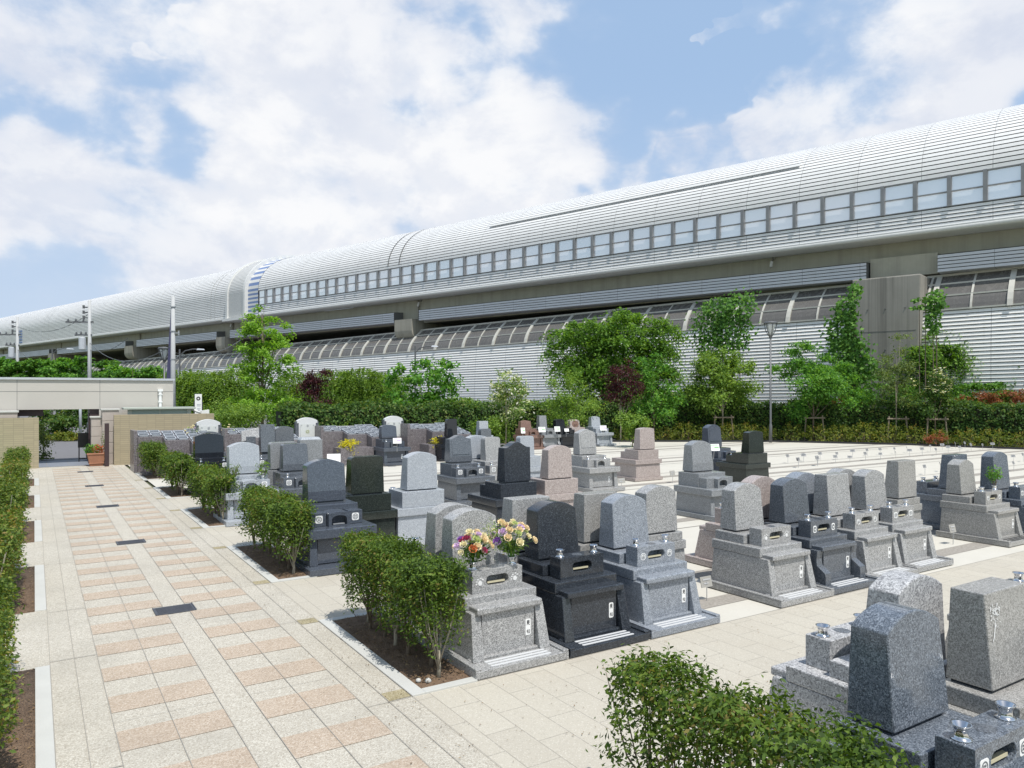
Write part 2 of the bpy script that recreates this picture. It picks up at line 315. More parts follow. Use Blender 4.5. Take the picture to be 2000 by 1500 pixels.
# ------------------------------------------------------------------ mesh tools
class MB:
    def __init__(s): s.v = []; s.f = []; s.mi = []
    def add(s, vs, fs, mi=0):
        o = len(s.v); s.v += [tuple(p) for p in vs]; s.f += [tuple(i + o for i in f) for f in fs]; s.mi += [mi] * len(fs); return s
    def box(s, x0, x1, y0, y1, z0, z1, mi=0):
        return s.hexa([(x0, y0, z0), (x1, y0, z0), (x1, y1, z0), (x0, y1, z0), (x0, y0, z1), (x1, y0, z1), (x1, y1, z1), (x0, y1, z1)], mi)
    def hexa(s, p, mi=0):
        return s.add(p, [(0, 3, 2, 1), (4, 5, 6, 7), (0, 1, 5, 4), (1, 2, 6, 5), (2, 3, 7, 6), (3, 0, 4, 7)], mi)
    def prism(s, front, back, mi=0):           # two matching outlines, counter-clockwise seen from the front (-y)
        n = len(front); vs = list(front) + list(back)
        fs = [tuple(range(n)), tuple(range(2 * n - 1, n - 1, -1))]
        fs += [(i, i + n, (i + 1) % n + n, (i + 1) % n) for i in range(n)]
        return s.add(vs, fs, mi)
    def tube(s, pts, rad, n=8, mi=0, cap=True):
        pts = [Vector(p) for p in pts]; rr = rad if isinstance(rad, (list, tuple)) else [rad] * len(pts); vs = []
        for i, p in enumerate(pts):
            d = (pts[min(i + 1, len(pts) - 1)] - pts[max(i - 1, 0)]).normalized()
            a = d.orthogonal().normalized() if abs(d.z) < .95 else Vector((1, 0, 0)); a = (a - d * a.dot(d)).normalized(); b = d.cross(a)
            for k in range(n):
                th = 2 * PI * k / n; vs.append(p + (a * math.cos(th) + b * math.sin(th)) * rr[i])
        fs = []
        for i in range(len(pts) - 1):
            for k in range(n): fs.append((i * n + k, i * n + (k + 1) % n, (i + 1) * n + (k + 1) % n, (i + 1) * n + k))
        if cap: fs += [tuple(range(n - 1, -1, -1)), tuple((len(pts) - 1) * n + k for k in range(n))]
        return s.add(vs, fs, mi)
    def lathe(s, c, prof, n=14, mi=0):
        vs = []; fs = []
        for (r, z) in prof:
            for k in range(n): th = 2 * PI * k / n; vs.append((c[0] + r * math.cos(th), c[1] + r * math.sin(th), c[2] + z))
        for i in range(len(prof) - 1):
            for k in range(n): fs.append((i * n + k, i * n + (k + 1) % n, (i + 1) * n + (k + 1) % n, (i + 1) * n + k))
        fs.append(tuple(range(n - 1, -1, -1))); fs.append(tuple((len(prof) - 1) * n + k for k in range(n)))
        return s.add(vs, fs, mi)
    def rrect(s, cx, y, cz, w, h, r, t=.003, mi=0, n=5):      # rounded plate facing -y, its back at y
        o = []
        for (sx, sz, a0) in ((1, -1, -90), (1, 1, 0), (-1, 1, 90), (-1, -1, 180)):
            for k in range(n + 1):
                a = R(a0 + 90 * k / n); o.append((cx + sx * (w / 2 - r) + r * math.cos(a), cz + sz * (h / 2 - r) + r * math.sin(a)))
        return s.prism([(x, y - t, z) for x, z in o], [(x, y, z) for x, z in o], mi)
    def ring(s, cx, y, cz, r0, r1, t=.002, n=24, mi=0):
        vs = []; fs = []
        for k in range(n):
            a = 2 * PI * k / n
            for (r, yy) in ((r0, y), (r0, y - t), (r1, y - t), (r1, y)): vs.append((cx + r * math.cos(a), yy, cz + r * math.sin(a)))
        for k in range(n):
            for j in range(3):
                a, b = k * 4 + j, ((k + 1) % n) * 4 + j; fs.append((a, b, b + 1, a + 1))
        return s.add(vs, fs, mi)
    def obj(s, name, mats, parent=None, bev=0, smooth=False, seg=2):
        me = bpy.data.meshes.new(name); me.from_pydata(s.v, [], s.f)
        for m in (mats if isinstance(mats, (list, tuple)) else [mats]): me.materials.append(m)
        if any(s.mi): me.polygons.foreach_set('material_index', s.mi)
        if smooth: me.polygons.foreach_set('use_smooth', [True] * len(s.f))
        me.update(); o = bpy.data.objects.new(name, me); COL.objects.link(o)
        if parent: o.parent = parent
        if bev:
            b = o.modifiers.new('edge', 'BEVEL'); b.width = bev; b.segments = seg; b.limit_method = 'ANGLE'; b.angle_limit = R(38)
        return o
def tag(o, label=None, cat=None, group=None, kind=None):
    if label: o['label'] = label
    if cat: o['category'] = cat
    if group: o['group'] = group
    if kind: o['kind'] = kind
    return o
def thing(name, label, cat, loc=(0, 0, 0), rz=0, group=None):
    o = bpy.data.objects.new(name, None); COL.objects.link(o); o.location = loc; o.rotation_euler = (0, 0, rz); o.empty_display_size = .2
    return tag(o, label, cat, group)
def copy_tree(o, parent=None):
    c = o.copy(); COL.objects.link(c); c.parent = parent
    for ch in list(o.children): copy_tree(ch, c)
    return c

def leaves(name, m, c, nrm, size, parent=None, aspect=.5, jit=.4):
    """one mesh of many leaf blades: c = centres (n,3), nrm = facing, size = blade length"""
    n = len(c); c = np.asarray(c, float); nrm = np.asarray(nrm, float) + rng.normal(0, jit, (n, 3)); nrm /= np.linalg.norm(nrm, axis=1)[:, None] + 1e-9
    t = rng.normal(0, 1, (n, 3)); t -= nrm * (t * nrm).sum(1)[:, None]; t /= np.linalg.norm(t, axis=1)[:, None] + 1e-9
    b = np.cross(nrm, t); s = np.asarray(size) * rng.uniform(.65, 1.3, n); s = s[:, None]
    v = np.empty((n, 4, 3)); v[:, 0] = c - t * s * .5; v[:, 1] = c + b * s * aspect * .5 + nrm * s * .10; v[:, 2] = c + t * s * .5; v[:, 3] = c - b * s * aspect * .5 + nrm * s * .10
    me = bpy.data.meshes.new(name); me.vertices.add(4 * n); me.vertices.foreach_set('co', v.ravel()); me.loops.add(4 * n); me.loops.foreach_set('vertex_index', np.arange(4 * n, dtype=np.int32))
    me.polygons.add(n); me.polygons.foreach_set('loop_start', np.arange(0, 4 * n, 4, dtype=np.int32)); me.update(calc_edges=True); me.validate()
    me.materials.append(m); o = bpy.data.objects.new(name, me); COL.objects.link(o)
    if parent: o.parent = parent
    return o
def sprays(starts, dirs, length, droop, step, spread, up=.5):
    """leaf positions along curved twigs"""
    C = []; Nn = []
    for p, d in zip(starts, dirs):
        d = d / (np.linalg.norm(d) + 1e-9); ln = length * rng.uniform(.6, 1.3); k = max(3, int(ln / step)); t = np.linspace(0, 1, k)[:, None]
        pts = p + d * ln * t + np.array([0, 0, -droop * ln]) * t ** 2 + rng.normal(0, spread, (k, 3)); C.append(pts)
        Nn.append(np.tile(d * .5 + np.array([0, 0, up]), (k, 1)))
    return np.concatenate(C), np.concatenate(Nn)
def inell(n, e, lo=.35, hi=1.0):
    c = np.array(e[:3]); r = np.array(e[3:6]); d = rng.normal(0, 1, (n, 3)); d /= np.linalg.norm(d, axis=1)[:, None]
    rad = rng.uniform(lo, hi, n) ** .6; return c + d * r * rad[:, None], d * (1 / r) * r.mean()

def tree(name, label, cat, loc, crown, m, n, slen=.6, droop=.4, upb=.2, leaf=.12, step=.10, spread=.04, trunk=None, stems=None, tm='bark', group=None, aspect=.5, stake=False, extra=None, pads=9, padr=.30, shell=(.35, 1.0)):
    """crown: ellipsoids (dx,dy,z,rx,ry,rz[,weight]); trunk: (height, radius)"""
    root = thing(name, label, cat, (loc[0], loc[1], 0), 0, group); n = int(n * 2.6); slen *= .8; leaf *= 1.22
    ws = np.array([(e[6] if len(e) > 6 else e[3] * e[4] * e[5] ** .5) for e in crown]); ws = ws / ws.sum(); C = []; Nn = []
    for e, w in zip(crown, ws):
        k = max(4, int(n * w))
        if pads:
            q = max(3, int(pads * (w * len(crown)) ** .5)); pc, pd = inell(q, e, .25, 1.02); pick = rng.integers(0, q, k); rr = np.array([e[3], e[4], e[5] * .55]) * padr
            p = pc[pick] + rng.normal(0, 1, (k, 3)) * rr * .6; d = pd[pick] * .8 + rng.normal(0, .5, (k, 3))
        else: p, d = inell(k, e, *shell)
        d = d + np.array([0, 0, upb]); a, b = sprays(p, d, slen, droop, step, spread); C.append(a); Nn.append(b)
    C = np.concatenate(C); Nn = np.concatenate(Nn); C[:, 2] = np.maximum(C[:, 2], .05)
    leaves('crown', m, C, Nn, leaf, root, aspect, .55)
    tb = MB()
    if stems:
        for (bx, by, tx, ty, tz, r) in stems:
            mid = (bx * .6 + tx * .4 + rng.normal(0, .05), by * .6 + ty * .4, tz * .5); tb.tube([(bx, by, 0), mid, (tx, ty, tz)], [r, r * .75, r * .35], 6)
    if trunk:
        h_, r = trunk; tb.tube([(0, 0, 0), (.03, .0, h_ * .5), (0, .02, h_)], [r, r * .75, r * .3], 7)
    for e in crown[:10]:                                            # limbs reaching into each mass of leaves
        z0 = max(.3, (trunk[0] * .35 if trunk else .4)); z0 = min(z0, e[2] * .7); r = (trunk[1] if trunk else .03) * .4
        tb.tube([(0, 0, z0), (e[0] * .5, e[1] * .5, z0 * .45 + e[2] * .55), (e[0], e[1], e[2] + e[5] * .3)], [r, r * .7, r * .25], 5)
    tb.obj('trunk', M[tm], root, smooth=True)
    if stake:
        sk = MB()
        for sx in (-.45, .45): sk.tube([(sx * 1.25, -.2, 0), (sx, -.16, 1.42)], .045, 6)
        sk.tube([(-.58, -.22, 1.28), (.58, -.22, 1.28)], .045, 6)
        so_ = sk.obj('support_frame', M['wood'], root); so_.rotation_euler = (0, 0, -YAW)
    if extra: extra(root, C)
    return root

# ------------------------------------------------------------------ ground, path, plots
def quad(mb, x0, x1, y0, y1, z, mi=0): mb.add([(x0, y0, z), (x1, y0, z), (x1, y1, z), (x0, y1, z)], [(0, 1, 2, 3)], mi)
def struct(o): return tag(o, kind='structure')
mb = MB(); quad(mb, -2000, 2000, -2000, 2000, -.06); struct(mb.obj('ground', M['ground']))
mb = MB(); quad(mb, -60, 90, 31.8, 130, -.03); struct(mb.obj('road', M['asphalt']))
# pale concrete of the plots and beige pavers of the lanes between the rows
mb = MB(); mb.add([(2.95, -3, -.012), (48, -3, -.012), (44, 8, -.012), (40.5, 15, -.012), (38, 21.5, -.012), (34, 27.2, -.012), (26.5, 31.9, -.012), (2.95, 31.9, -.012)], [(0, 1, 2, 3, 4, 5, 6, 7)]); struct(mb.obj('plot_ground', M['plotconc']))
mb = MB(); mb.add([(-6, -3, -.012), (-.62, -3, -.012), (-.62, 31.6, -.012), (-6, 31.6, -.012)], [(0, 1, 2, 3)]); struct(mb.obj('lane_ground', M['plotconc']))
ROWY = [1.45, 6.1, 10.8, 15.85, 20.75, 25.6]
mb = MB()
for i, (a, b, xr) in enumerate(((4.05, 6.1, 30), (8.72, 10.8, 9), (13.55, 15.85, 6.5), (18.45, 20.75, 6))): quad(mb, 2.83, xr, a, b, -.006)
quad(mb, 2.83, 30, -3, 1.45, -.006); struct(mb.obj('paving', M['paver']))
mb = MB()
for y in ROWY:
    for a in (.52, 1.66): quad(mb, 3.5, 46 - y * .42, y + a, y + a + .32, -.007)
struct(mb.obj('gravel_strips', M['soilgrey']))
mb = MB()
for y in ROWY[2:]:
    for a in (0, 2.62): quad(mb, 6.3, 44 - y * .45, y + a - .02, y + a + .02, -.0065)
for y in ROWY[:2]:
    for a in (0, 2.62): quad(mb, 3.5, 30, y + a - .006, y + a + .006, -.0045)
struct(mb.obj('plot_edge_joints', M['seam']))
# main path
PY0, PY1 = -3, 31.2
mb = MB(); quad(mb, .004, 2.83, PY0, PY1, 0); quad(mb, -1.6, 3.2, PY1, 31.75, .0); struct(mb.obj('path', M['cream_pav']))
mb = MB()
k0 = -11
for k in range(k0, 31):
    y0 = 6.318 + .805 * k
    if y0 > 30.6: break
    for x0, x1 in ((.552, .960), (.966, 1.362), (1.623, 1.987), (1.993, 2.397)): quad(mb, x0, x1, y0, y0 + .39, .004)
struct(mb.obj('path_stripes', M['pink_pav']))
mb = MB()
for (y0, y1) in ((6.10, 6.24), (8.66, 8.80), (10.80, 10.94), (13.62, 13.76), (15.86, 16.0), (18.5, 18.64), (20.75, 20.9), (23.2, 23.35), (25.5, 25.65), (3.9, 4.04), (1.2, 1.34)):
    quad(mb, 2.615, 2.825, y0, y1 + .05, .004); None
struct(mb.obj('path_marker_tiles', M['olive_pav']))
mb = MB()
for x in (.136, .346, .546, .963, 1.365, 1.62, 1.99, 2.40, 2.61, 2.83): quad(mb, x - .0026, x + .0026, PY0, 30.9, .008)
for k in range(-8, 32):
    y = 6.9 + .805 * k
    if y > 30.8: break
    for x0, x1 in ((.546, 1.365), (1.62, 2.40)):
        if k % 3 == 0: quad(mb, x0, x1, y - .0015, y + .0015, .0075)
for y in (3.9, 6.08, 8.8, 10.78, 13.78, 15.84, 18.66, 20.73, 23.37, 25.66, 28): quad(mb, .136, .546, y - .005, y + .005, .0085); quad(mb, 2.40, 2.83, y - .003, y + .003, .0085)
struct(mb.obj('path_joints', M['seam']))
# drain gratings set in the middle band
for i, y in enumerate((10.10, 15.06, 20.1, 24.7, 29.2, 5.1)):
    mb = MB(); mb.box(1.24, 1.70, y - .17, y + .17, .001, .012)
    for j in range(9): mb.box(1.27, 1.67, y - .145 + j * .033, y - .131 + j * .033, .012, .016)
    for x in (1.24, 1.69): mb.box(x, x + .012, y - .17, y + .17, .012, .018)
    o = mb.obj('drain_grating', M['iron'])
    tag(o, ['dark iron drain grating in the path nearest the front gravestones', 'second dark iron grating up the striped path', 'third dark iron grating up the striped path, halfway to the gate', 'fourth dark iron grating up the path, short of the gate', 'farthest dark grating of the path, just before the gate', 'dark iron grating at the bottom edge of the striped path'][i], 'grating', 'drain gratings along the path')
# planting beds: kerbs and soil
RB = [(1.5, 3.9), (6.19, 8.60), (10.90, 13.62), (15.95, 18.55), (20.85, 23.25), (25.6, 27.75)]
LB = [(.8, 3.7), (5.9, 8.68), (10.94, 13.79), (16.02, 18.65), (20.82, 23.27), (25.66, 27.75)]
kb = MB(); sb = MB()
for a, b in RB:
    kb.box(2.833, 2.965, a - .10, b + .10, -.02, .012); kb.box(2.965, 3.5, a - .10, a, -.02, .012); kb.box(2.965, 3.5, b, b + .10, -.02, .012)
    # the soil is slightly mounded
    n = 14; vs = []; fs = []
    for i in range(n + 1):
        for j in range(4):
            vs.append((2.965 + j / 3 * .56, a + (b - a) * i / n, -.004 + (.035 * math.sin(PI * j / 3) * math.sin(PI * i / n)) + (random.uniform(0, .02) if 0 < j < 3 else 0)))
    for i in range(n):
        for j in range(3): q = i * 4 + j; fs.append((q, q + 1, q + 5, q + 4))
    sb.add(vs, fs)
for a, b in LB:
    kb.box(.010, .132, a, b, -.02, .014); sb.box(-.62, .010, a, b, -.03, .002)
    for k in range(1, 4): pass
struct(kb.obj('kerb', M['kerb'], bev=.004)); struct(sb.obj('soil', M['dirt'], smooth=True))
pv = MB()
for a, b in zip([x[1] for x in LB], [x[0] for x in LB[1:]] + [31.6]): quad(pv, -.62, .004, a, b, -.002)
struct(pv.obj('paving_between_beds', M['cream_pav']))
tf = MB()
for a, b in ((16.1, 17.0), (22.2, 23.5), (24.0, 25.6), (26.6, 28.6), (29.6, 31.4)): quad(tf, -3, -.66, a, b, .004)
struct(tf.obj('artificial_turf', M['turf']))
rp = MB()
for (x, y, r) in ((3.02, 6.36, .028), (3.09, 6.30, .033)):
    m_ = MB(); m_.lathe((x, y, .0), [(r * .6, 0), (r, r * .5), (r * .75, r * 1.1), (r * .2, r * 1.35)], 9)
    o = m_.obj('pebble', M['kerb'], smooth=True); tag(o, 'small round pale pebble on the soil at the corner of the near planting bed', 'stone', 'pebbles in the planting bed')

# ------------------------------------------------------------------ viaduct
TH = R(16.56); Dv = Vector((-math.sin(TH), math.cos(TH), 0)); Nv = Vector((math.cos(TH), math.sin(TH), 0))
def vroot(name, label, cat):
    r = thing(name, label, cat, Nv * 57); r.rotation_euler = (0, 0, math.atan2(Dv.y, Dv.x)); return r
def V(p, z): return (-(p - 57), z + H)
def ext(mb, prof, x0, x1, mi=0, zf=None):
    """sheet along x through the (p, z) profile"""
    for (a, b) in zip(prof[:-1], prof[1:]):
        m_ = mi
        if len(a) > 2: m_ = a[2]
        ya, za = V(a[0], a[1]); yb, zb = V(b[0], b[1])
        d0 = zf(x0) if zf else 0; d1 = zf(x1) if zf else 0
        mb.add([(x0, ya, za + d0), (x1, ya, za + d1), (x1, yb, zb + d1), (x0, yb, zb + d0)], [(0, 1, 2, 3)], m_)
def planks(fn, t0, t1, n, inset, gap=.17, tilt=0.0):
    """plank profile along curve fn(t)->(p,z,np,nz); dark material 1 puts shade into the grooves"""
    out = []; dt = (t1 - t0) / n
    for i in range(n):
        a = t0 + i * dt
        for (f_, ins, m_) in ((0, 0, 0), (1 - gap, tilt, 1), (1 - gap * .85, inset + tilt, 1), (1 - gap * .1, inset + tilt, 1)):
            p, z, np_, nz = fn(a + f_ * dt); out.append((p + np_ * ins, z + nz * ins, m_))
    p, z, np_, nz = fn(t1); out.append((p, z, 0)); return out
AX, BZ, Z0 = 8.0, 5.6, 13.97
def roofc(t): return (55 + AX * (1 - math.cos(t)), Z0 + BZ * math.sin(t), math.cos(t), -math.sin(t))
def par(t): return (55, t, 1, 0)
via = vroot('viaduct', 'long elevated road tube clad in silver corrugated sheets with a window band', 'viaduct')
RT = .50
roof = planks(roofc, 0, PI / 2, 29, .07, .22)
far = [(55 + AX * (1 - math.cos(t)), Z0 + BZ * math.sin(t), 0) for t in np.linspace(PI / 2, PI, 10)] + [(71, 10.4, 0)]
SX0, SX1 = -80, 93.8
mb = MB(); ext(mb, roof + far, SX0, SX1); mb.obj('roof_cladding', [M['clad'], M['darkline']], via)
mb = MB(); ext(mb, planks(par, 10.78, 11.97, 5, .05, .22, .035), SX0, SX1)
ext(mb, [(55, 11.97), (55.35, 11.99), (55.35, 11.8)], SX0, SX1); mb.obj('parapet_cladding', [M['clad'], M['darkline']], via)
lip = [(55.0, 10.78), (54.9, 10.76)] + [(55.05 - .17 * math.cos(a), 10.58 - .18 * math.sin(a)) for a in np.linspace(-.6, PI / 2, 7)] + [(57, 10.40)]
mb = MB(); ext(mb, lip, SX0, 96); ext(mb, lip, 101.5, 600); mb.obj('edge_lip', M['ring'], via, smooth=False)
# windowless far stretch of the tube
def farc(t):
    if t < 0: return (55 + .0, Z0 + t, 1, 0)
    return roofc(t)
low2 = planks(par, 10.78, Z0, 12, .07, .22); 
mb = MB(); ext(mb, low2[:-1] + roof + far, 101.3, 600); mb.obj('far_cladding', [M['clad'], M['darkline']], via)
# bulging ring between the two stretches, and the blue striped collar
def ringprof(d):
    return [(55 - d, 10.35)] + [(55 - d, z) for z in np.linspace(10.6, Z0, 13)] + [(55 + AX - (AX + d) * math.cos(t), Z0 + (BZ + d) * math.sin(t)) for t in np.linspace(.06, PI, 40)]
mb = MB(); rp_ = ringprof(.38); ext(mb, rp_, 96.6, 101.2)
for (a, b) in zip(rp_[1:-1], rp_[2:]):
    for q in (.0, .5): c = [a[i] + (b[i] - a[i]) * q for i in (0, 1)]; e = [a[i] + (b[i] - a[i]) * (q + .10) for i in (0, 1)]; ext(mb, [(c[0] - .006, c[1] + .004, 1), (e[0] - .006, e[1] + .004)], 96.7, 101.1, 1)
for x in (96.45, 101.2):
    ext(mb, ringprof(.55), x, x + .5)
    for a, b, c, d in zip(ringprof(.55)[:-1], ringprof(.55)[1:], ringprof(-.2)[:-1], ringprof(-.2)[1:]):
        for xx in (x, x + .5): mb.add([(xx, *V(a[0], a[1])), (xx, *V(b[0], b[1])), (xx, *V(d[0], d[1])), (xx, *V(c[0], c[1]))], [(0, 1, 2, 3)])
mb.box(96.2, 102.2, *sorted((V(54.2, 0)[0], V(57, 0)[0])), V(0, 10.15)[1], V(0, 10.5)[1]); mb.obj('ring_collar', [M['ring'], M['darkline']], via)
mb = MB(); bp = ringprof(.03)[1:]; ext(mb, [(a[0], a[1], 1 if (i % 2) else 0) for i, a in enumerate(bp)], 93.8, 96.5); mb.obj('striped_collar', [M['bluepanel'], M['ring']], via)
for x in (64.3, 66.2, 105.8, 107.0, 176.0, 178.5):
    mb = MB(); ext(mb, ringprof(.05)[14 if x < 80 else 1:], x, x + .14); mb.obj('seam_rib', M['darkline' if x < 80 else 'ring'], via)
mb = MB()
for k, (ra, rb, mi_) in enumerate(((RT, RT + .010, 1), (RT + .010, RT + .05, 0))): ext(mb, [(55 + AX * (1 - math.cos(t)) - .10, Z0 + (BZ + .12) * math.sin(t), mi_) for t in (ra, rb)], 20.3, 51.5, mi_)  # lower dark strip is the rail's shadow, put into the colour
mb.obj('roof_rail_and_shadow', [M['ring'], M['darkline']], via)
mb = MB()
for k in range(5):
    z = 11.0 + k * .62; mb.box(192.6, 194.4, V(54.93, 0)[0] - .05, V(54.93, 0)[0] + .06, V(0, z)[1], V(0, z + .34)[1])
mb.obj('striped_panel', M['bluepanel'], via)
# windows: one prototype, copied along the band
y55 = V(55, 0)[0]; zw0, zw1 = V(0, 11.97)[1], V(0, 13.97)[1]
wf = MB(); wf.box(-.12, .12, y55 - .12, y55 + .10, zw0, zw1); wf.box(.12, 1.87, y55 - .04, y55 + .03, zw0 + .94, zw0 + 1.0); wf.box(.12, 1.87, y55 - .04, y55 + .03, zw1 - .07, zw1); wf.box(.12, 1.87, y55 - .04, y55 + .03, zw0, zw0 + .05)
w0 = wf.obj('window', M['uframe'], via)
wp = MB(); wp.box(.12, 1.87, y55 - .12, y55 - .10, zw0 + .06, zw1 - .06); pn = wp.obj('pane', M['upane'], w0)
for k in range(50):
    o = w0 if k == 0 else w0.copy()
    if k: COL.objects.link(o); c = pn.copy(); COL.objects.link(c); c.parent = o
    o.location.x = 92.0 - k * 1.99
# girder, deck and piers
mb = MB(); mb.box(-80, 600, V(75, 0)[0], V(57, 0)[0], V(0, 7.75)[1], V(0, 10.39)[1]); mb.obj('girder', M['girder'], via)
gaps = [(11.2, 15.6), (61.8, 66.0), (102.6, 106.5), (134.4, 139.0), (172.8, 177.5), (212, 216.5), (250, 255)]
def louv(t): return (55.6, t, 1, 0)
edges = [-80] + [e for g in gaps for e in g] + [600]
for a, b in zip(edges[0::2], edges[1::2]):
    mb = MB(); ext(mb, planks(louv, 7.9, 9.05, 5, .05, .22, .02), a, b); ext(mb, [(55.6, 9.05, 0), (57, 9.15, 0)], a, b); ext(mb, [(55.6, 7.9, 0), (57, 7.85, 0)], a, b)
    for x in (a, b): mb.add([(x, *V(55.6, 7.9)), (x, *V(57, 7.85)), (x, *V(57, 9.15)), (x, *V(55.6, 9.05))], [(0, 1, 2, 3)], 1)
    mb.obj('louver_panel', [M['louver'], M['darkline']], via)
for a, b in gaps[1:]:
    mb = MB(); z1 = 8.1; c0 = V(55.2, 0)[0]; prof = [(0, z1), (0, 6.9)] + [(1.1 - 1.1 * math.cos(t), 6.9 - 1.1 * math.sin(t)) for t in np.linspace(.1, PI / 2, 6)] + [(18, 5.8), (18, z1)]
    fr = [(a + .7, c0 - y, z + H) for y, z in prof]; bk = [(b - .6, c0 - y, z + H) for y, z in prof]
    mb.prism(fr, bk); mb.obj('crossbeam', M['corbel'], via)
    mb = MB(); mb.box(a + 1.4, a + 1.75, V(56.9, 0)[0] - .1, V(56.9, 0)[0] + .12, V(0, 8.0)[1], V(0, 10.3)[1]); mb.obj('drain_pipe', M['corbel'], via)
mb = MB(); px0, px1 = 11.75, 15.95
zt, zb = V(0, 7.62)[1], -.3
mb.hexa([(px0 + .25, V(58, 0)[0], zb), (px1 - .7, V(58, 0)[0], zb), (px1 - .7, V(53.6, 0)[0], zb), (px0 + .25, V(53.6, 0)[0], zb), (px0, V(58, 0)[0], zt), (px1, V(58, 0)[0], zt), (px1, V(53.6, 0)[0], zt), (px0, V(53.6, 0)[0], zt)])
pier = mb.obj('pier', M['concrete'], via, bev=.08)
mb = MB()
for z in (1.9, 4.3, 6.7): yq = V(53.6, 0)[0]; mb.box(px0 + .27, px1 - .72, yq - .01, yq + .012, z, z + .03)
for z in (3.1, 5.5, 8.2):
    for q in (.9, 2.1, 3.2): mb.lathe((px0 + q, V(53.6, 0)[0], z), [(.05, -.03), (.05, .03)], 6)
mb.obj('formwork_lines', M['darkline'], pier)
mb = MB(); mb.box(11.3, 15.5, V(57, 0)[0], V(56.2, 0)[0], V(0, 7.9)[1], V(0, 9.3)[1]); mb.obj('bearing_beam', M['girder'], via)
for x in (22.7, 62.9, 104):                                  # outlet pipes under the lip
    mb = MB(); c = V(56.95, 0)[0]; mb.tube([(x, c, V(0, 10.3)[1]), (x, c + .35, V(0, 10.0)[1]), (x, c + .5, V(0, 9.6)[1])], .11, 7); mb.obj('outlet_pipe', M['ring'], via, smooth=True)
# ------------------------------------------------------------------ lower noise barriers
def zoff(s): return -.0164 * (s - 6.4)
ZB, ZT = 5.30, 7.80
def bar(q): return (54.5 + .45 * q + 1.6 * q * q, ZB + (ZT - ZB) * q)
def lowc(t): return (54.5 - .25 * math.sin(PI * max(0, min(1, (t + 2.7) / 8.0))), t, 1, 0)
def barrier(x0, x1, bay0, nbay, label):
    r = vroot('noise_barrier', label, 'barrier'); r['group'] = 'lower noise barriers'
    mb = MB(); step = 12
    xs = [x0] + [x for x in np.arange(math.ceil(x0 / step) * step, x1, step) if x - x0 > 1 and x1 - x > 1] + [x1]
    pr = planks(lowc, -3.0, ZB, 34, .045, .20, .06)
    for a, b in zip(xs[:-1], xs[1:]): ext(mb, pr, a, b, 0, zoff)
    mb.obj('corrugated_wall', [M['cladlow'], M['darkline2']], r)
    mb = MB()
    for a, b in zip(xs[:-1], xs[1:]): ext(mb, [(bar(1)[0] - .08, ZT - .05), (bar(1)[0] - .08, ZT + .10), (bar(1)[0] + .3, ZT + .10)], a, b, 0, zoff)
    mb.obj('top_rail', M['lframe'], r)
    def ribbar(mb, x, w, q0, q1, t):
        for qa, qb in zip(np.linspace(q0, q1, 7)[:-1], np.linspace(q0, q1, 7)[1:]):
            pa, za = bar(qa); pb, zb_ = bar(qb); d = zoff(x); ya, za = V(pa, za + d); yb, zb2 = V(pb, zb_ + d)
            mb.hexa([(x - w, ya + t, za), (x + w, ya + t, za), (x + w, ya - .05, za), (x - w, ya - .05, za), (x - w, yb + t, zb2), (x + w, yb + t, zb2), (x + w, yb - .05, zb2), (x - w, yb - .05, zb2)])
    def hbar(mb, x, x2, q, h):
        p, z = bar(q); y = V(p, 0)[0]; za = V(0, z + zoff(x))[1]; zb_ = V(0, z + zoff(x2))[1]
        mb.hexa([(x, y + .07, za - h), (x2, y + .07, zb_ - h), (x2, y - .04, zb_ - h), (x, y - .04, za - h), (x, y + .07, za + h), (x2, y + .07, zb_ + h), (x2, y - .04, zb_ + h), (x, y - .04, za + h)])
    for k in range(nbay):
        a = bay0 + k * 4.15; b = min(a + 4.15, x1)
        if a > x1: break
        f_ = MB(); ribbar(f_, a, .15, 0, 1, .14); ribbar(f_, (a + b) / 2, .06, 0, 1, .08)
        for q, h in ((.02, .05), (.40, .05), (.74, .05)): hbar(f_, a + .1, b - .1, q, h)
        w = f_.obj('window', M['lframe'], r)
        p_ = MB()
        for qa, qb in zip(np.linspace(0, 1, 8)[:-1], np.linspace(0, 1, 8)[1:]):
            pa, za = bar(qa); pb, zb_ = bar(qb)
            vs = [(x, *V(pp - .0, zz + zoff(x))) for (x, pp, zz) in ((a, pa, za), (b, pa, za), (b, pb, zb_), (a, pb, zb_))]; p_.add(vs, [(0, 1, 2, 3)])
        p_.obj('pane', M['lpane'], w)
    return r
barrier(16.6, 600, 19.0 - 4.15 * .6, 42, 'long white corrugated noise barrier with grimy curved windows, left of the pier')
barrier(-80, 12.0, -30.3, 11, 'white corrugated noise barrier with dark windows right of the stained pier')
fb = vroot('added_far_wall', 'added far wall of the lower road closing off the sky behind the dark gap under the deck', 'wall')  # wall added so that no sky shows through under the deck
mb = MB(); mb.box(-80, 600, V(76, 0)[0], V(75.5, 0)[0], -.1, V(0, 7.7)[1]); mb.obj('panel', M['louver'], fb)

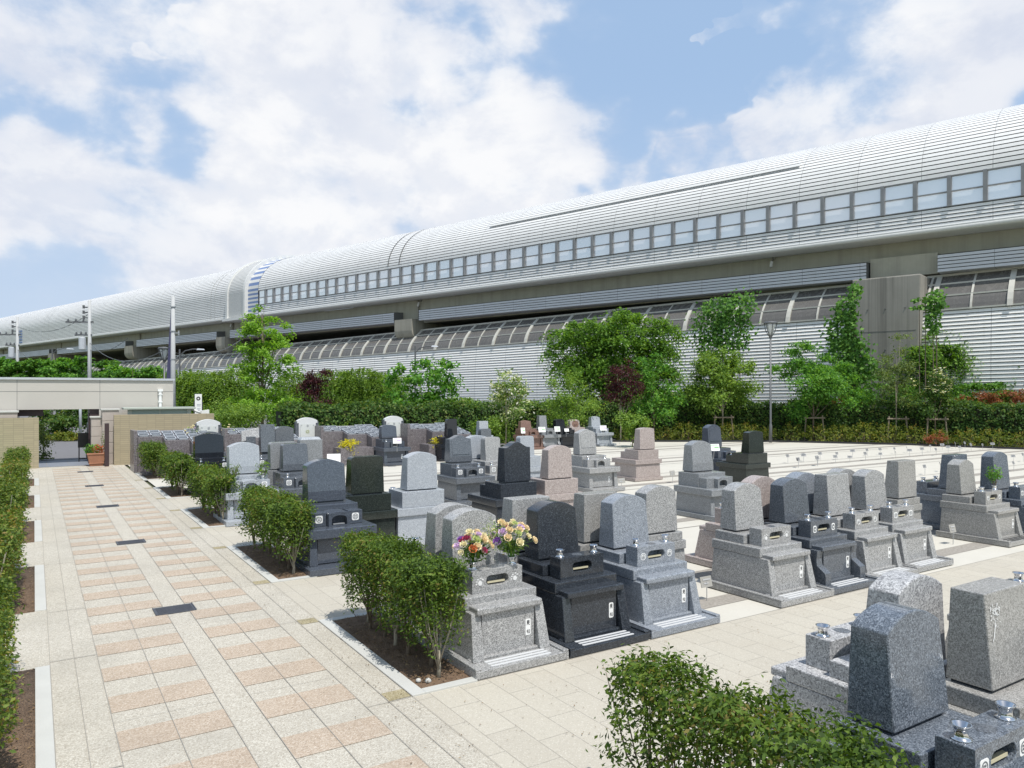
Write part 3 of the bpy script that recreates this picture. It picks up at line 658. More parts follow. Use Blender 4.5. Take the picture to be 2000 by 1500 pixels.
# ------------------------------------------------------------------ gatehouse and tiled walls
gt = thing('gatehouse', 'cream rendered gatehouse with a wide opening at the end of the path', 'gatehouse', (1.5, 33, 0))
mb = MB(); Y0, Y1 = -.4, 1.4
mb.box(-8, 3.2, Y0, Y1, 2.06, 3.16); mb.box(-8, -2.02, Y0, Y1, 0, 2.06); mb.box(.60, 3.2, Y0, Y1, 0, 2.06)
mb.obj('wall', M['gatewall'], gt)
mb = MB(); mb.box(-8.05, 3.25, Y0 - .06, Y1 + .05, 3.16, 3.24); mb.obj('roof_coping', M['capmetal'], gt)
mb = MB()
for z in (2.72,): mb.box(-8, 3.2, Y0 - .004, Y0, z, z + .012)
for x in (-2.02, .62): mb.box(x, x + .012, Y0 - .004, Y0, 2.06, 3.16)
mb.obj('panel_joint', M['darkline'], gt)
mb = MB(); mb.tube([(2.72, Y0 - .06, 1.6), (2.72, Y0 - .06, 2.75)], .06, 8); mb.box(2.63, 2.81, Y0 - .13, Y0, 2.73, 2.82)
for z in (1.95, 2.3, 2.6): mb.box(2.64, 2.80, Y0 - .13, Y0, z, z + .03)
mb.obj('downpipe', M['white'], gt)
mb = MB(); mb.box(.30, .60, Y0 + .1, Y0 + 1.5, 0, 2.06); mb.box(.26, .3, Y0 + .2, Y0 + .26, .2, 1.9); mb.obj('open_gate_leaf', M['brownpost'], gt)
mb = MB(); mb.box(-3.1, -2.92, Y0 - .16, Y0, 2.32, 2.46); mb.lathe((-3.0, Y0 - .12, 2.18), [(.05, 0), (.11, .04), (.12, .14)], 10); mb.obj('wall_lamp', M['capmetal'], gt)
mb = MB(); mb.box(-2.02, -1.2, Y0 + .3, Y0 + 1.2, 1.82, 2.06); mb.obj('lintel_box', M['brownpost'], gt)
mb = MB(); quad(mb, -1.7, 2.4, 31.75, 34.6, .006); struct(mb.obj('threshold_paving', M['bluetile']))
mb = MB()
for k in range(6): quad(mb, -1.7 + k * .7, -1.69 + k * .7, 31.75, 34.6, .010)
struct(mb.obj('threshold_joints', M['seam']))
mb = MB(); mb.box(-5.1, 2.5, -.11, .11, 0, 1.80); o = mb.obj('tiled_wall', M['tilewall']); o.location = (-2.35, 31.6, 0); tag(o, 'ochre tiled boundary wall left of the gate opening', 'wall', 'tiled boundary walls')
mb = MB(); mb.box(0, 3.5, -.11, .11, 0, 1.86); o = mb.obj('tiled_wall', M['tilewall']); o.location = (2.5, 31.4, 0); tag(o, 'ochre tiled boundary wall right of the gate opening behind the columbarium', 'wall', 'tiled boundary walls')
def blockpillar(x, y, w, h, n, label):
    r = thing('block_pillar', label, 'pillar', (x, y, 0), 0, 'stone block gate pillars')
    mb = MB(); hh = h / n
    for i in range(n): mb.box(-w / 2, w / 2, -w / 2, w / 2, i * hh + .012, (i + 1) * hh)
    mb.box(-w / 2 + .02, w / 2 - .02, -w / 2 + .02, w / 2 - .02, 0, h); mb.obj('shaft', M['block'], r, bev=.012)
    mb = MB(); mb.box(-w / 2 - .04, w / 2 + .04, -w / 2 - .04, w / 2 + .04, h, h + .06); mb.obj('capstone', M['kerb'], r, bev=.01)
blockpillar(2.42, 32.0, .55, 2.02, 5, 'taller stone block pillar between the gate opening and the right tiled wall')
blockpillar(1.98, 32.15, .36, 1.74, 5, 'shorter stone block pillar at the right jamb of the gate opening')
blockpillar(-.85, 32.1, .72, 1.98, 5, 'stone block pillar behind the left tiled wall')
mb = MB(); mb.box(-.07, .07, -.07, .07, 0, 1.55); mb.box(-.075, .075, -.075, .075, 1.55, 1.57); o = mb.obj('gate_post', M['brownpost'], bev=.01); o.location = (2.24, 30.95, 0); tag(o, 'dark brown square post standing in front of the stone block pillars', 'post')
nb = thing('notice_stand', 'black notice stand inside the gate opening', 'stand', (1.72, 33.6, 0))
mb = MB(); mb.box(-.28, .28, -.06, .0, .55, 1.12); mb.obj('board', M['black'], nb, bev=.01)
mb = MB(); mb.box(-.26, -.22, -.05, 0, 0, 1.0); mb.box(.22, .26, -.05, 0, 0, 1.0); mb.box(-.24, .24, -.03, 0, .1, .14); mb.obj('leg', M['black'], nb)
pb = thing('plastic_shroud', 'tall black covered trolley parked inside the gate opening', 'trolley', (2.05, 34.3, 0))
mb = MB(); mb.hexa([(-.3, -.3, .08), (.3, -.3, .08), (.3, .3, .08), (-.3, .3, .08), (-.26, -.24, 1.5), (.24, -.24, 1.55), (.24, .24, 1.55), (-.26, .24, 1.5)]); mb.obj('body', M['black'], pb, bev=.06)
mb = MB()
for x in (-.22, .22): mb.lathe((x, -.2, 0), [(.03, 0), (.05, .02), (.05, .07), (.03, .09)], 8)
mb.obj('caster', M['iron'], pb)
pt = thing('planter', 'terracotta planter with orange flowers beside the gate opening', 'planter', (1.93, 31.45, 0))
mb = MB(); mb.hexa([(-.21, -.2, 0), (.21, -.2, 0), (.21, .2, 0), (-.21, .2, 0), (-.29, -.26, .42), (.29, -.26, .42), (.29, .26, .42), (-.29, .26, .42)]); mb.box(-.31, .31, -.28, .28, .42, .47); mb.box(-.25, .25, -.24, .24, .09, .12); mb.obj('pot', M['terracotta'], pt, bev=.015)
p, d = inell(240, (0.02, 0, .62, .27, .25, .17)); leaves('bloom', L['orange'], p, d, .075, pt)
p, d = inell(260, (-.12, 0, .60, .32, .3, .22)); leaves('foliage', L['fresh'], p, d, .085, pt)
p, d = inell(90, (.25, 0, .9, .14, .15, .4)); leaves('twigs', L['grey'], p, d, .06, pt)
sh = thing('garden_shed', 'low greenish shed with glass panes behind the right tiled wall', 'shed', (4.15, 32.15, 0))
mb = MB(); mb.box(-1.15, 1.1, -.25, .25, 0, 1.62); mb.box(-1.15, -1.0, -.27, -.25, 1.62, 2.04); mb.box(.95, 1.1, -.27, .25, 1.62, 2.04); mb.box(-1.0, .95, .2, .25, 1.62, 2.04); mb.obj('wall', M['shed'], sh)
mb = MB(); mb.box(-1.3, 1.25, -.42, .3, 2.04, 2.12); mb.obj('roof', M['shed'], sh, bev=.01)
mb = MB(); mb.box(-1.0, .95, -.24, -.23, 1.62, 2.04); o = mb.obj('pane', M['shedglass'], sh); mb = MB(); mb.box(-.05, .0, -.26, -.24, 1.62, 2.04); mb.obj('sash', M['shed'], o)
pl = thing('folded_sheet_pile', 'pale folded sheet and board heap behind the tiled wall beside the shed', 'sheet')
pl.location = (5.35, 32.1, 0)
mb = MB(); mb.tube([(-.35, 0, 1.85), (-.1, 0, 2.08), (.1, 0, 1.95), (.32, 0, 1.86)], .05, 6); mb.tube([(-.2, .1, 1.85), (-.02, .1, 2.02), (.3, .1, 1.87)], .04, 6); mb.obj('hoop', M['offwhite'], pl, smooth=True)
mb = MB(); mb.hexa([(.25, -.1, 0), (.62, -.1, 0), (.62, .1, 0), (.25, .1, 0), (.3, -.1, 1.95), (.6, -.1, 2.0), (.6, .1, 2.0), (.3, .1, 1.95)]); mb.obj('board', M['offwhite'], pl)
sg = thing('notice_sign', 'tall white sign with a black oval emblem behind the tiled wall', 'sign', (5.95, 34.4, 0))
mb = MB(); mb.box(-.14, .14, -.03, .0, 1.0, 2.62); bd = mb.obj('board', M['white'], sg)
mb = MB(); mb.ring(0, -.032, 2.43, .035, .085, .004, 20); mb.obj('emblem', M['ink'], bd)
mb = MB()
for z, w in ((2.16, .16), (2.10, .14), (1.98, .13), (1.92, .08)): mb.box(-w / 2 + .02, w / 2 + .02, -.035, -.031, z, z + .035)
mb.obj('lettering', M['capmetal'], bd)
mb = MB(); mb.box(-.18, -.14, -.03, .03, 0, 2.3); mb.box(.14, .18, -.03, .03, 0, 2.3); mb.obj('frame', M['black'], sg)

# ------------------------------------------------------------------ gravestones
def tombmesh(w0, w1, z0, zs, zp, y0, y1, yb0, yb1, top='arc', bevel=None):
    o = [(-w0 / 2, z0), (w0 / 2, z0)]
    lerp = lambda a, b, t: a + (b - a) * t
    if bevel: wb = lerp(w0, w1, (bevel - z0) / (zs - z0)); o.append((wb / 2, bevel))
    n = 14
    if top == 'flat': o += [(w1 / 2, zs), (-w1 / 2, zs)]
    elif top == 'round': 
        r = .06
        for a in np.linspace(0, PI / 2, 5): o.append((w1 / 2 - r + r * math.cos(a), zp - r + r * math.sin(a)))
        for a in np.linspace(PI / 2, PI, 5): o.append((-w1 / 2 + r + r * math.cos(a), zp - r + r * math.sin(a)))
    else:
        for i in range(n + 1):
            t = 1 - 2 * i / n
            if top == 'arc': z = zs + (zp - zs) * (1 - t * t)
            elif top == 'ogee': z = zs + (zp - zs) * (.5 + .5 * math.cos(PI * min(1, abs(t) * 1.12)))
            else: z = zs + (zp - zs) * (1 - abs(t)) ** .75
            o.append((w1 / 2 * t, z))
    if bevel: o.append((-wb / 2, bevel))
    H_ = max(z for _, z in o)
    def yf(z):
        if bevel: return y0 if z <= bevel + 1e-6 else lerp(y0, y1, (z - bevel) / (H_ - bevel))
        return lerp(y0, y1, (z - z0) / (H_ - z0))
    fr = [(x, yf(z), z) for x, z in o]; bk = [(x, lerp(yb0, yb1, (z - z0) / (H_ - z0)), z) for x, z in o]
    mb = MB(); nn = len(o)
    if not bevel: mb.prism(fr, bk)
    else:
        vs = fr + bk; lo = [nn - 1, 0, 1, 2]; up = [nn - 1, 2] + list(range(3, nn - 1))
        fs = [(0, 1, 2, nn - 1), tuple([nn - 1] + list(range(2, nn - 1))), tuple(range(2 * nn - 1, nn - 1, -1))] + [(i, i + nn, (i + 1) % nn + nn, (i + 1) % nn) for i in range(nn)]
        mb.add(vs, fs)
    return mb
def holed(mb, x0, x1, y0, y1, z0, z1, hw, hh, cz, cx=0, depth=.13, arch=False):
    """box with a rounded slot cut into its front"""
    o = []; n = 8
    if arch: pts = [(hw, -hh)] + [(hw * math.cos(a), hh * .25 + hh * .75 * math.sin(a)) for a in np.linspace(.0, PI, 13)] + [(-hw, -hh)]
    else: pts = [(hw - hh + hh * math.cos(a), hh * math.sin(a)) for a in np.linspace(-PI / 2, PI / 2, n + 1)] + [(-hw + hh + hh * math.cos(a), hh * math.sin(a)) for a in np.linspace(PI / 2, 1.5 * PI, n + 1)]
    pts = [(cx + a, cz + b) for a, b in pts]; m_ = len(pts); ang = []
    out = []
    for (x, z) in pts:                                   # matching points on the rectangle outline
        dx, dz = x - cx, z - cz; s = min(((x1 - cx) if dx > 0 else (cx - x0)) / max(abs(dx), 1e-6), ((z1 - cz) if dz > 0 else (cz - z0)) / max(abs(dz), 1e-6)); out.append((cx + dx * s, cz + dz * s))
    vs = [(x, y0, z) for x, z in out] + [(x, y0, z) for x, z in pts] + [(x, y0 + depth, z) for x, z in pts]; fs = []
    corners = [(x0, z0), (x1, z0), (x1, z1), (x0, z1)]
    for i in range(m_):
        j = (i + 1) % m_; a, b = out[i], out[j]
        fs.append((i, j, m_ + j, m_ + i)); fs.append((m_ + i, m_ + j, 2 * m_ + j, 2 * m_ + i))
        if abs(a[0] - b[0]) > 1e-6 and abs(a[1] - b[1]) > 1e-6:
            c = min(corners, key=lambda q: (q[0] - a[0]) ** 2 + (q[1] - a[1]) ** 2 + (q[0] - b[0]) ** 2 + (q[1] - b[1]) ** 2)
            vs.append((c[0], y0, c[1])); fs.append((i, len(vs) - 1, j))
    mb.add(vs, fs); o_ = len(mb.v); mb.add([(x, y0 + depth, z) for x, z in pts], [tuple(range(m_))])
    p = [(x0, y0, z0), (x1, y0, z0), (x1, y1, z0), (x0, y1, z0), (x0, y0, z1), (x1, y0, z1), (x1, y1, z1), (x0, y1, z1)]
    mb.add(p, [(0, 3, 2, 1), (4, 5, 6, 7), (1, 2, 6, 5), (2, 3, 7, 6), (3, 0, 4, 7)]); return mb
VASE = None
def vase(parent, x, y, z, s=1.0):
    global VASE
    if VASE is None:
        mb = MB(); mb.lathe((0, 0, 0), [(.052, 0), (.054, .006), (.042, .010), (.036, .02), (.036, .052), (.04, .058), (.050, .075), (.052, .080), (.044, .078), (.03, .05)], 18)
        VASE = mb.obj('flower_vase', M['chrome'], smooth=True); o = VASE
    else: o = VASE.copy(); COL.objects.link(o)
    o.parent = parent; o.location = (x, y, z); o.scale = (s, s, s); return o
def emblem(parent, x, y, z, style, r=.042):
    mb = MB(); t = MB()
    if style == 'disc':
        mb.rrect(x, y, z, r * 2.1, r * 2.1, r * .45, .003); t.ring(x, y - .003, z, r * .62, r * .8, .0015, 20)
        for k in range(4):
            a = PI / 4 + k * PI / 2; t.rrect(x + r * .3 * math.cos(a), y - .003, z + r * .3 * math.sin(a), r * .34, r * .34, r * .15, .0015)
    elif style == 'oct':
        mb.rrect(x, y, z, r * 1.75, r * 2.4, r * .6, .003); t.rrect(x, y - .003, z, r * 1.25, r * 1.7, r * .6, .0015)
        o = mb.obj('crest', M['white'], parent); t.obj('crest_field', M['slateink'], o)
        h = MB(); h.add([(x, y - .006, z - r * .55), (x + r * .38, y - .006, z + r * .05), (x + r * .2, y - .006, z + r * .3), (x, y - .006, z + r * .12), (x - r * .2, y - .006, z + r * .3), (x - r * .38, y - .006, z + r * .05)], [(0, 1, 2, 3, 4, 5)]); h.obj('crest_charge', M['white'], o); return
    elif style == 'ring':
        mb.ring(x, y, z, r * .84, r, .002, 24)
        for (a, b, c, d) in ((-.07, .07, -.5, .62), (-.52, -.34, -.3, .3), (.34, .52, -.3, .3)): pass
        mb.rrect(x, y, z + r * .02, r * 1.15, r * 1.15, r * .5, .002)
        for (dx, hh, dz) in ((0, .85, .12), (-.3, .5, -.05), (.3, .5, -.05)): t.rrect(x + dx * r, y - .002, z + dz * r, r * .16, r * hh, r * .07, .0015)
        t.rrect(x, y - .002, z - r * .33, r * .75, r * .16, r * .07, .0015)
    elif style == 'floral':
        for k in range(6):
            a = k * PI / 3; mb.rrect(x + r * .3 * math.cos(a), y, z - r * .25 + r * .3 * math.sin(a), r * .6, r * .6, r * .28, .002 + .0004 * k)
        for (dx, dz) in ((-.9, .2), (-.6, .7), (.2, .95), (.75, .6), (-1.0, -.4)): mb.rrect(x + dx * r, y, z + dz * r, r * .5, r * .26, r * .12, .0012 + .0003 * (dx + 1))
        mb.obj('engraved_flower', M['engrave'], parent); return
    o = mb.obj('crest', M['white'], parent); t.obj('crest_pattern', M['slateink'], o)
M['slateink'] = plain('engraved_grey', (.14, .15, .16), .6)
M['engrave'] = plain('white_engraving', (.70, .70, .69), .7)
def nameplate(parent, x, y, z):
    mb = MB(); mb.rrect(x, y, z, .062, .165, .016, .003); o = mb.obj('name_plate', M['white'], parent)
    s = MB(); yy = y - .003
    def st(x0, z0, x1, z1, w=.0032):
        d = Vector((x1 - x0, 0, z1 - z0)); n_ = Vector((-d.z, 0, d.x)).normalized() * w; s.add([(x + x0 + n_.x, yy - .0012, z + z0 + n_.z), (x + x0 - n_.x, yy - .0012, z + z0 - n_.z), (x + x1 - n_.x, yy - .0012, z + z1 - n_.z), (x + x1 + n_.x, yy - .0012, z + z1 + n_.z)], [(0, 1, 2, 3)])
    for q in ((-.012, .066, .012, .066), (-.012, .066, -.012, .038), (.012, .066, .012, .038), (-.012, .056, .012, .056), (-.012, .047, .012, .047), (-.012, .038, .012, .038), (-.005, .036, -.018, .020), (.005, .036, .007, .022), (.007, .022, .019, .022)): st(*q)
    for q in ((-.017, -.034, -.003, -.034), (-.010, -.026, -.010, -.064), (-.018, -.046, -.002, -.046), (.004, -.030, .018, -.030), (.003, -.040, .019, -.040), (.006, -.048, .006, -.060), (.016, -.048, .016, -.060), (.006, -.054, .016, -.054), (.004, -.064, .018, -.064)): st(*q)
    s.obj('characters', M['ink'], o)
def bloomtwig(parent): pass

def grave(label, cx, yf, face, m, kind='A', top='arc', bevel=None, w=.58, wt=None, zp=None, zs=None, emb=None, vases=True, plate=True, dz=0, pill='slant', lm=None, frame=False, tier=None, dark_bars=False, slab=True, scale=1, stand=True, tall=None, mono=False):
    """face -1: front towards the lower right of the photo; +1: seen from behind"""
    root = thing('gravestone', label, 'gravestone', (cx, yf, dz), 0 if face < 0 else PI, 'gravestones in rows')
    root.scale = (scale,) * 3
    g = G[m]; BV = .006
    A = kind == 'A'
    hw = .54 if A else .57; D_ = 1.27 if A else 1.30; zsl = .078 if A else .10
    zb = .53 if A else .50                       # top of chamber
    ztomb = .795 if A else .955
    wt = wt or w * .94; zs = zs or (1.335 if A else 1.53); zp = zp or (1.425 if A else 1.62)
    if top == 'flat': zs = zp = zp if zp < 1.5 or not A else 1.42
    mb = MB(); mb.box(-hw, hw, 0, D_, 0, zsl)
    if A: mb.box(-hw, -hw + .065, .004, D_, zsl, zsl + .02); mb.box(hw - .065, hw, .004, D_, zsl, zsl + .02); mb.box(-hw + .067, hw - .067, .245, .30, zsl, zsl + .025)
    mb.obj('base_slab', g, root, bev=BV)
    if A:
        g0 = None
        for i in range(3):
            if g0 is None:
                mb = MB(); o = []
                for (sx, a0) in ((1, -90), (-1, 90)):
                    for k in range(7): a = R(a0 + 180 * k / 6); o.append((sx * .335 + .017 * math.cos(a), .017 * math.sin(a)))
                mb.add([(x, y, zsl + .004) for x, y in o] + [(x, y, zsl - .002) for x, y in o], [tuple(range(14))] + [(i_ + 14, (i_ + 1) % 14 + 14, (i_ + 1) % 14, i_) for i_ in range(14)])
                g0 = mb.obj('grip_strip', M['darkbar'] if dark_bars else M['grip'], root); q = g0
            else: q = g0.copy(); COL.objects.link(q); q.parent = root
            q.location = (.01, .062 + .062 * i, 0)
    # chamber with splayed pillars and a door slab between them
    bw0, bw1 = (.455, .425) if A else (.50, .485); yb0, yb1 = .33, (.345 if A else .34)
    mb = MB(); mb.hexa([(-bw0, yb0, zsl), (bw0, yb0, zsl), (bw0, D_ - .03, zsl), (-bw0, D_ - .03, zsl), (-bw1, yb1, zb), (bw1, yb1, zb), (bw1, D_ - .05, zb), (-bw1, D_ - .05, zb)]); mb.obj('chamber', g, root, bev=BV)
    yp0, yp1 = (.205, .30) if A else (.22, .26)
    for s in (-1, 1):
        a0, a1 = s * bw0, s * (bw0 - .125); b0, b1 = s * bw1, s * (bw1 - .105); mb = MB()
        if pill == 'slant':
            xs0 = sorted((a0, a1)); xs1 = sorted((b0, b1)); mb.hexa([(xs0[0], yp0, zsl), (xs0[1], yp0, zsl), (xs0[1], yb0 + .01, zsl), (xs0[0], yb0 + .01, zsl), (xs1[0], yp1, zb), (xs1[1], yp1, zb), (xs1[1], yb1 + .01, zb), (xs1[0], yb1 + .01, zb)])
        else:                                     # scrolled foot
            xs0 = sorted((a0, a1)); pr = [(yp0 - .05, zsl), (yb0 + .01, zsl), (yb0 + .01, zb), (yp1 - .02, zb), (yp1 + .0, zb - .12), (yp1 - .01, zb - .20), (yp0 - .045, zb - .29), (yp0 - .05, zb - .34)]
            mb.prism([(xs0[1], y, z) for y, z in pr], [(xs0[0], y, z) for y, z in pr])
        mb.obj('pillar', g, root, bev=BV)
    mb = MB(); mb.box(-.31 if A else -.36, .31 if A else .36, .29, .36, zsl + .012, zb - .005); door = mb.obj('door_slab', g, root, bev=.004)
    if plate and face < 0: nameplate(door, .235, .29, .30)
    if A:
        mb = MB(); mb.box(-.385, .385, .245, .52, .515, .583)
        mb.obj('ledge', g, root, bev=.016, seg=3)
        mb = MB(); mb.box(-.43, .43, .42, 1.25, .533, .655); mb.obj('lid_slab', g, root, bev=.01)
        mb = MB(); mb.box(-.365, .365, .74, 1.245, .6555, .775); mb.obj('plinth', g, root, bev=.008)
        if stand:
            mb = MB(); holed(mb, -.30, .30, .50, .705, .6555, .885, .135, .052, .772); st = mb.obj('offering_stand', g, root, bev=.006)
            mb = MB(); mb.box(-.105, .105, .53, .56, .738, .757); mb.obj('incense_tray', M['tray'], st)
            mb = MB(); mb.lathe((0, .60, .8852), [(.062, 0), (.062, .0012)], 20); mb.obj('water_basin', G['slate'] if m != 'slate' else G['dark'], st)
            if emb and face < 0:
                for x in (-.21, .21): emblem(st, x, .50, .77, emb)
        if vases and stand:
            for x in (-.235, .235): vase(root, x, .60, .886)
        yt0, yt1, yk0, yk1 = .93, .99, 1.225, 1.205
    else:
        mb = MB(); mb.box(-.54, .54, .17, 1.29, .501, .645); mb.obj('lid_slab', g, root, bev=.012)
        if not mono: mb = MB(); mb.box(-.415, .415, .66, 1.27, .6455, .935); mb.obj('plinth', g, root, bev=.008)
        if stand:
            for s in (-1, 1):
                mb = MB(); mb.box(s * .29 - .115, s * .29 + .115, .44, .655, .6455, .855); q = mb.obj('vase_stand', g, root, bev=.006)
                if emb and face < 0: emblem(q, s * .29, .44, .755, emb, .055)
            mb = MB(); holed(mb, -.17, .17, .34, .655, .6455, .83, .12, .075, .735, arch=True)
            n = 9; o = [(-.17, .83), (.17, .83)] + [(.17 * math.cos(a), .83 + .04 * math.sin(a)) for a in np.linspace(.15, PI - .15, n)]; mb.prism([(x, .34, z) for x, z in o], [(x, .655, z) for x, z in o])
            st = mb.obj('offering_stand', g, root, bev=.005); mb = MB(); mb.box(-.09, .09, .37, .40, .668, .685); mb.obj('incense_tray', M['steel'], st)
            if vases:
                for x in (-.29, .29): vase(root, x, .56, .856)
        yt0, yt1, yk0, yk1 = .92, .99, 1.23, 1.20
    if tall: ztomb, zs, zp = tall
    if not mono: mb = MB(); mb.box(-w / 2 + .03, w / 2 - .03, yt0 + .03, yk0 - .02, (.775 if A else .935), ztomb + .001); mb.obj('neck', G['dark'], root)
    tb = tombmesh(w, wt, ztomb, zs, zp, yt0, yt1, yk0, yk1, top, bevel).obj('headstone', g, root, bev=.009)
    if frame:                                     # raised border panel on the face
        mb = MB(); y_ = lambda z: yt0 + (yt1 - yt0) * max(0, (z - (bevel or ztomb)) / (zp - (bevel or ztomb)))
        o = [(-wt / 2 + .05, (bevel or ztomb) + .04), (wt / 2 - .05, (bevel or ztomb) + .04), (wt / 2 - .05, zs - .04), (0.12, zs + .0), (0, zp - .06), (-.12, zs + .0), (-wt / 2 + .05, zs - .04)]
        mb.prism([(x, y_(z) - .012, z) for x, z in o], [(x, y_(z) + .01, z) for x, z in o]); mb.obj('face_panel', g, tb, bev=.006)
    return root

# nearest pair rows (front of the photo)
z1 = grave('blue-grey round-topped gravestone, largest in view, beside the bottom right hedge', 4.33, 1.45, -1, 'blue', emb='disc', plate=True, zp=1.425)
z2 = grave('grey flat-topped gravestone engraved with a white flower', 5.43, 1.45, -1, 'warm', top='flat', zp=1.40, emb='floral')
mb = MB()
for k in range(70):
    a = random.uniform(0, 2 * PI); r = random.uniform(.0, .085); x, z = -.17 + r * math.cos(a) * .8, 1.26 + r * math.sin(a); q = random.uniform(.008, .014); b = random.uniform(0, PI)
    yy = .93 + .06 * (z - .795) / .61 - .003 - .00005 * k
    mb.add([(x - q * math.cos(b), yy, z - q * math.sin(b)), (x + q * .4 * math.sin(b), yy, z - q * .4 * math.cos(b)), (x + q * math.cos(b), yy, z + q * math.sin(b)), (x - q * .4 * math.sin(b), yy, z + q * .4 * math.cos(b))], [(0, 1, 2, 3)])
for k in range(8):
    t0, t1 = k / 8, (k + 1) / 8; f_ = lambda t: (-.24 + .05 * t ** .6, .922 + .06 * (1.10 + .11 * t - .795) / .61, 1.10 + .11 * t)
    a, b = f_(t0), f_(t1); mb.add([(a[0] - .005, a[1], a[2]), (a[0] + .005, a[1], a[2]), (b[0] + .005, b[1], b[2]), (b[0] - .005, b[1], b[2])], [(0, 1, 2, 3)])
mb.obj('engraved_flower', M['engrave'], [c for c in z2.children if c.name.startswith('headstone')][0])
grave('rough white speckled round-topped gravestone seen from behind, beyond the largest blue-grey one', 5.19, 4.07, 1, 'rough')
grave('grey gravestone at the right edge whose steel vase peeps over the flower-engraved stone', 7.75, 4.07, 1, 'warm', top='flat', zp=1.38)
grave('grey gravestone at the right edge of the photo, beyond the flower-engraved one', 6.52, 1.45, -1, 'slate')
# first row facing the camera
a1 = grave('light speckled gravestone with two colourful bouquets in its stand', 4.03, 6.1, -1, 'light', emb='floral')
grave('black gravestone between two light grey ones in the first row', 5.13, 6.1, -1, 'dark', emb=None)
a3 = grave('blue-grey gravestone with white ring crests, right of the black one in the first row', 6.24, 6.1, -1, 'steel', emb='ring')
grave('light grey gravestone with empty vase holes, first after the gap in the first row', 8.42, 6.1, -1, 'light', vases=False, emb='floral')
grave('slate gravestone with white eight-sided crests and curved pillars', 9.48, 6.12, -1, 'slate', emb='oct', pill='scroll')
grave('grey flat-topped gravestone with white round crests, third after the gap', 10.58, 6.16, -1, 'light', top='flat', zp=1.42, emb='ring')
grave('grey round-topped gravestone with white square crests, fourth after the gap', 11.62, 6.2, -1, 'light', emb='disc')
a8 = grave('narrow round-topped warm grey gravestone with a green sprig in its vase', 14.85, 6.36, -1, 'warm', emb='ring', dark_bars=True, w=.54)
grave('large blue-grey gravestone with a curved side at the right edge', 16.15, 6.36, -1, 'blue', emb='disc', zp=1.52, zs=1.43, w=.6)
# behind them, backs to the camera
B = [('pale round-topped stone seen from behind, left of the bouquets', 4.06, 'light', 'arc', {}), ('pale flat-topped stone seen from behind, right of the bouquets', 5.08, 'light', 'flat', dict(zp=1.42)),
     ('flat-topped grey stone seen from behind, beyond the black first-row stone', 6.16, 'warm', 'flat', dict(zp=1.40)), ('round-topped grey stone seen from behind, beyond the ring-crested blue-grey one', 7.21, 'light', 'arc', {}),
     ('pink round-topped stone seen from behind among the grey ones', 9.33, 'pink', 'arc', {}), ('blue-grey round-topped stone from behind, beyond the slate one', 10.35, 'steel', 'arc', {}),
     ('round-topped grey stone from behind, beyond the flat-topped one', 11.40, 'light', 'arc', {}), ('flat-topped warm grey stone standing alone beyond the first row', 13.36, 'warm', 'flat', dict(zp=1.46)),
     ('flat-topped blue-grey stone seen from behind, beside the green sprig', 15.5, 'blue', 'flat', dict(zp=1.46))]
for i, (lb, x, m, tp, kw) in enumerate(B): grave(lb, x, 8.74 + (.25 if x > 15 else .1 if x > 13 else 0), 1, m, top=tp, plate=False, **kw)
# second pair of rows
c1 = grave('dark blue-black gravestone with white square crests beside the second hedge', 3.96, 10.8, -1, 'navy', 'C', bevel=1.12, emb='disc', w=.62, wt=.62, vases=False)
grave('dark green flat-topped gravestone from behind, right of the dark crested one', 4.86, 13.48, 1, 'green', 'C', 'round', zp=1.59, w=.60, wt=.585)
grave('pale blue-grey round-topped gravestone from behind on a tall plain base', 5.90, 13.48, 1, 'pale', 'C', w=.61)
grave('black gravestone with a wavy top seen from behind', 7.97, 13.52, 1, 'dark', 'C', 'ogee', zs=1.62, zp=1.73, w=.60, wt=.60)
grave('pink round-topped gravestone from behind, right of the wavy black one', 9.02, 13.55, 1, 'pink', 'C', w=.61)
grave('grey slanted gravestone with an arched offering box, alone in the pale plots', 12.52, 10.84, -1, 'mid', 'C', bevel=1.13, w=.66, wt=.6, vases=False, emb=None)
# third pair of rows
grave('pale grey slanted gravestone with white square crests and green sprigs', 3.82, 15.75, -1, 'pale', 'C', bevel=1.11, emb='disc', w=.63, wt=.63)
grave('narrow slate gravestone with one dark crest box, left of the tall grey column', 4.92, 15.75, -1, 'slate', 'C', bevel=1.10, emb='disc', w=.58, wt=.55, zp=1.55, zs=1.53, top='round')
grave('grey square-shouldered stone behind the narrow slate one', 4.82, 18.45, 1, 'mid', 'C', 'round', zp=1.56, w=.62, wt=.62)
pil = grave('tall plain grey column seen from behind, below the sunflower stele', 5.40, 18.3, 1, 'mid', 'C', 'flat', w=.54, wt=.53, tall=(.646, 1.60, 1.60), mono=True)
mb = MB(); mb.hexa([(-.24, .95, 1.6005), (.24, .95, 1.6005), (.24, 1.2, 1.6005), (-.24, 1.2, 1.6005), (-.20, .99, 1.66), (.20, .99, 1.66), (.20, 1.16, 1.66), (-.20, 1.16, 1.66)]); mb.obj('capstone', G['pale'], pil, bev=.006)
mb = MB(); mb.box(.49, .80, .95, 1.25, .10, .74); mb.obj('step_block', G['pale'], pil, bev=.008)
mb = MB(); mb.box(.66, 1.02, 1.27, 1.6, .10, .52); mb.obj('step_block', G['pale'], pil, bev=.008)
grave('dark slate gravestone with a framed face and wavy top', 9.02, 15.6, -1, 'slate', 'C', 'ogee', bevel=1.10, frame=True, emb='disc', w=.64, wt=.60)
grave('pale grey arched stone from behind, right of the framed slate one', 9.90, 18.4, 1, 'pale', 'C', w=.62, zs=1.50, zp=1.56)
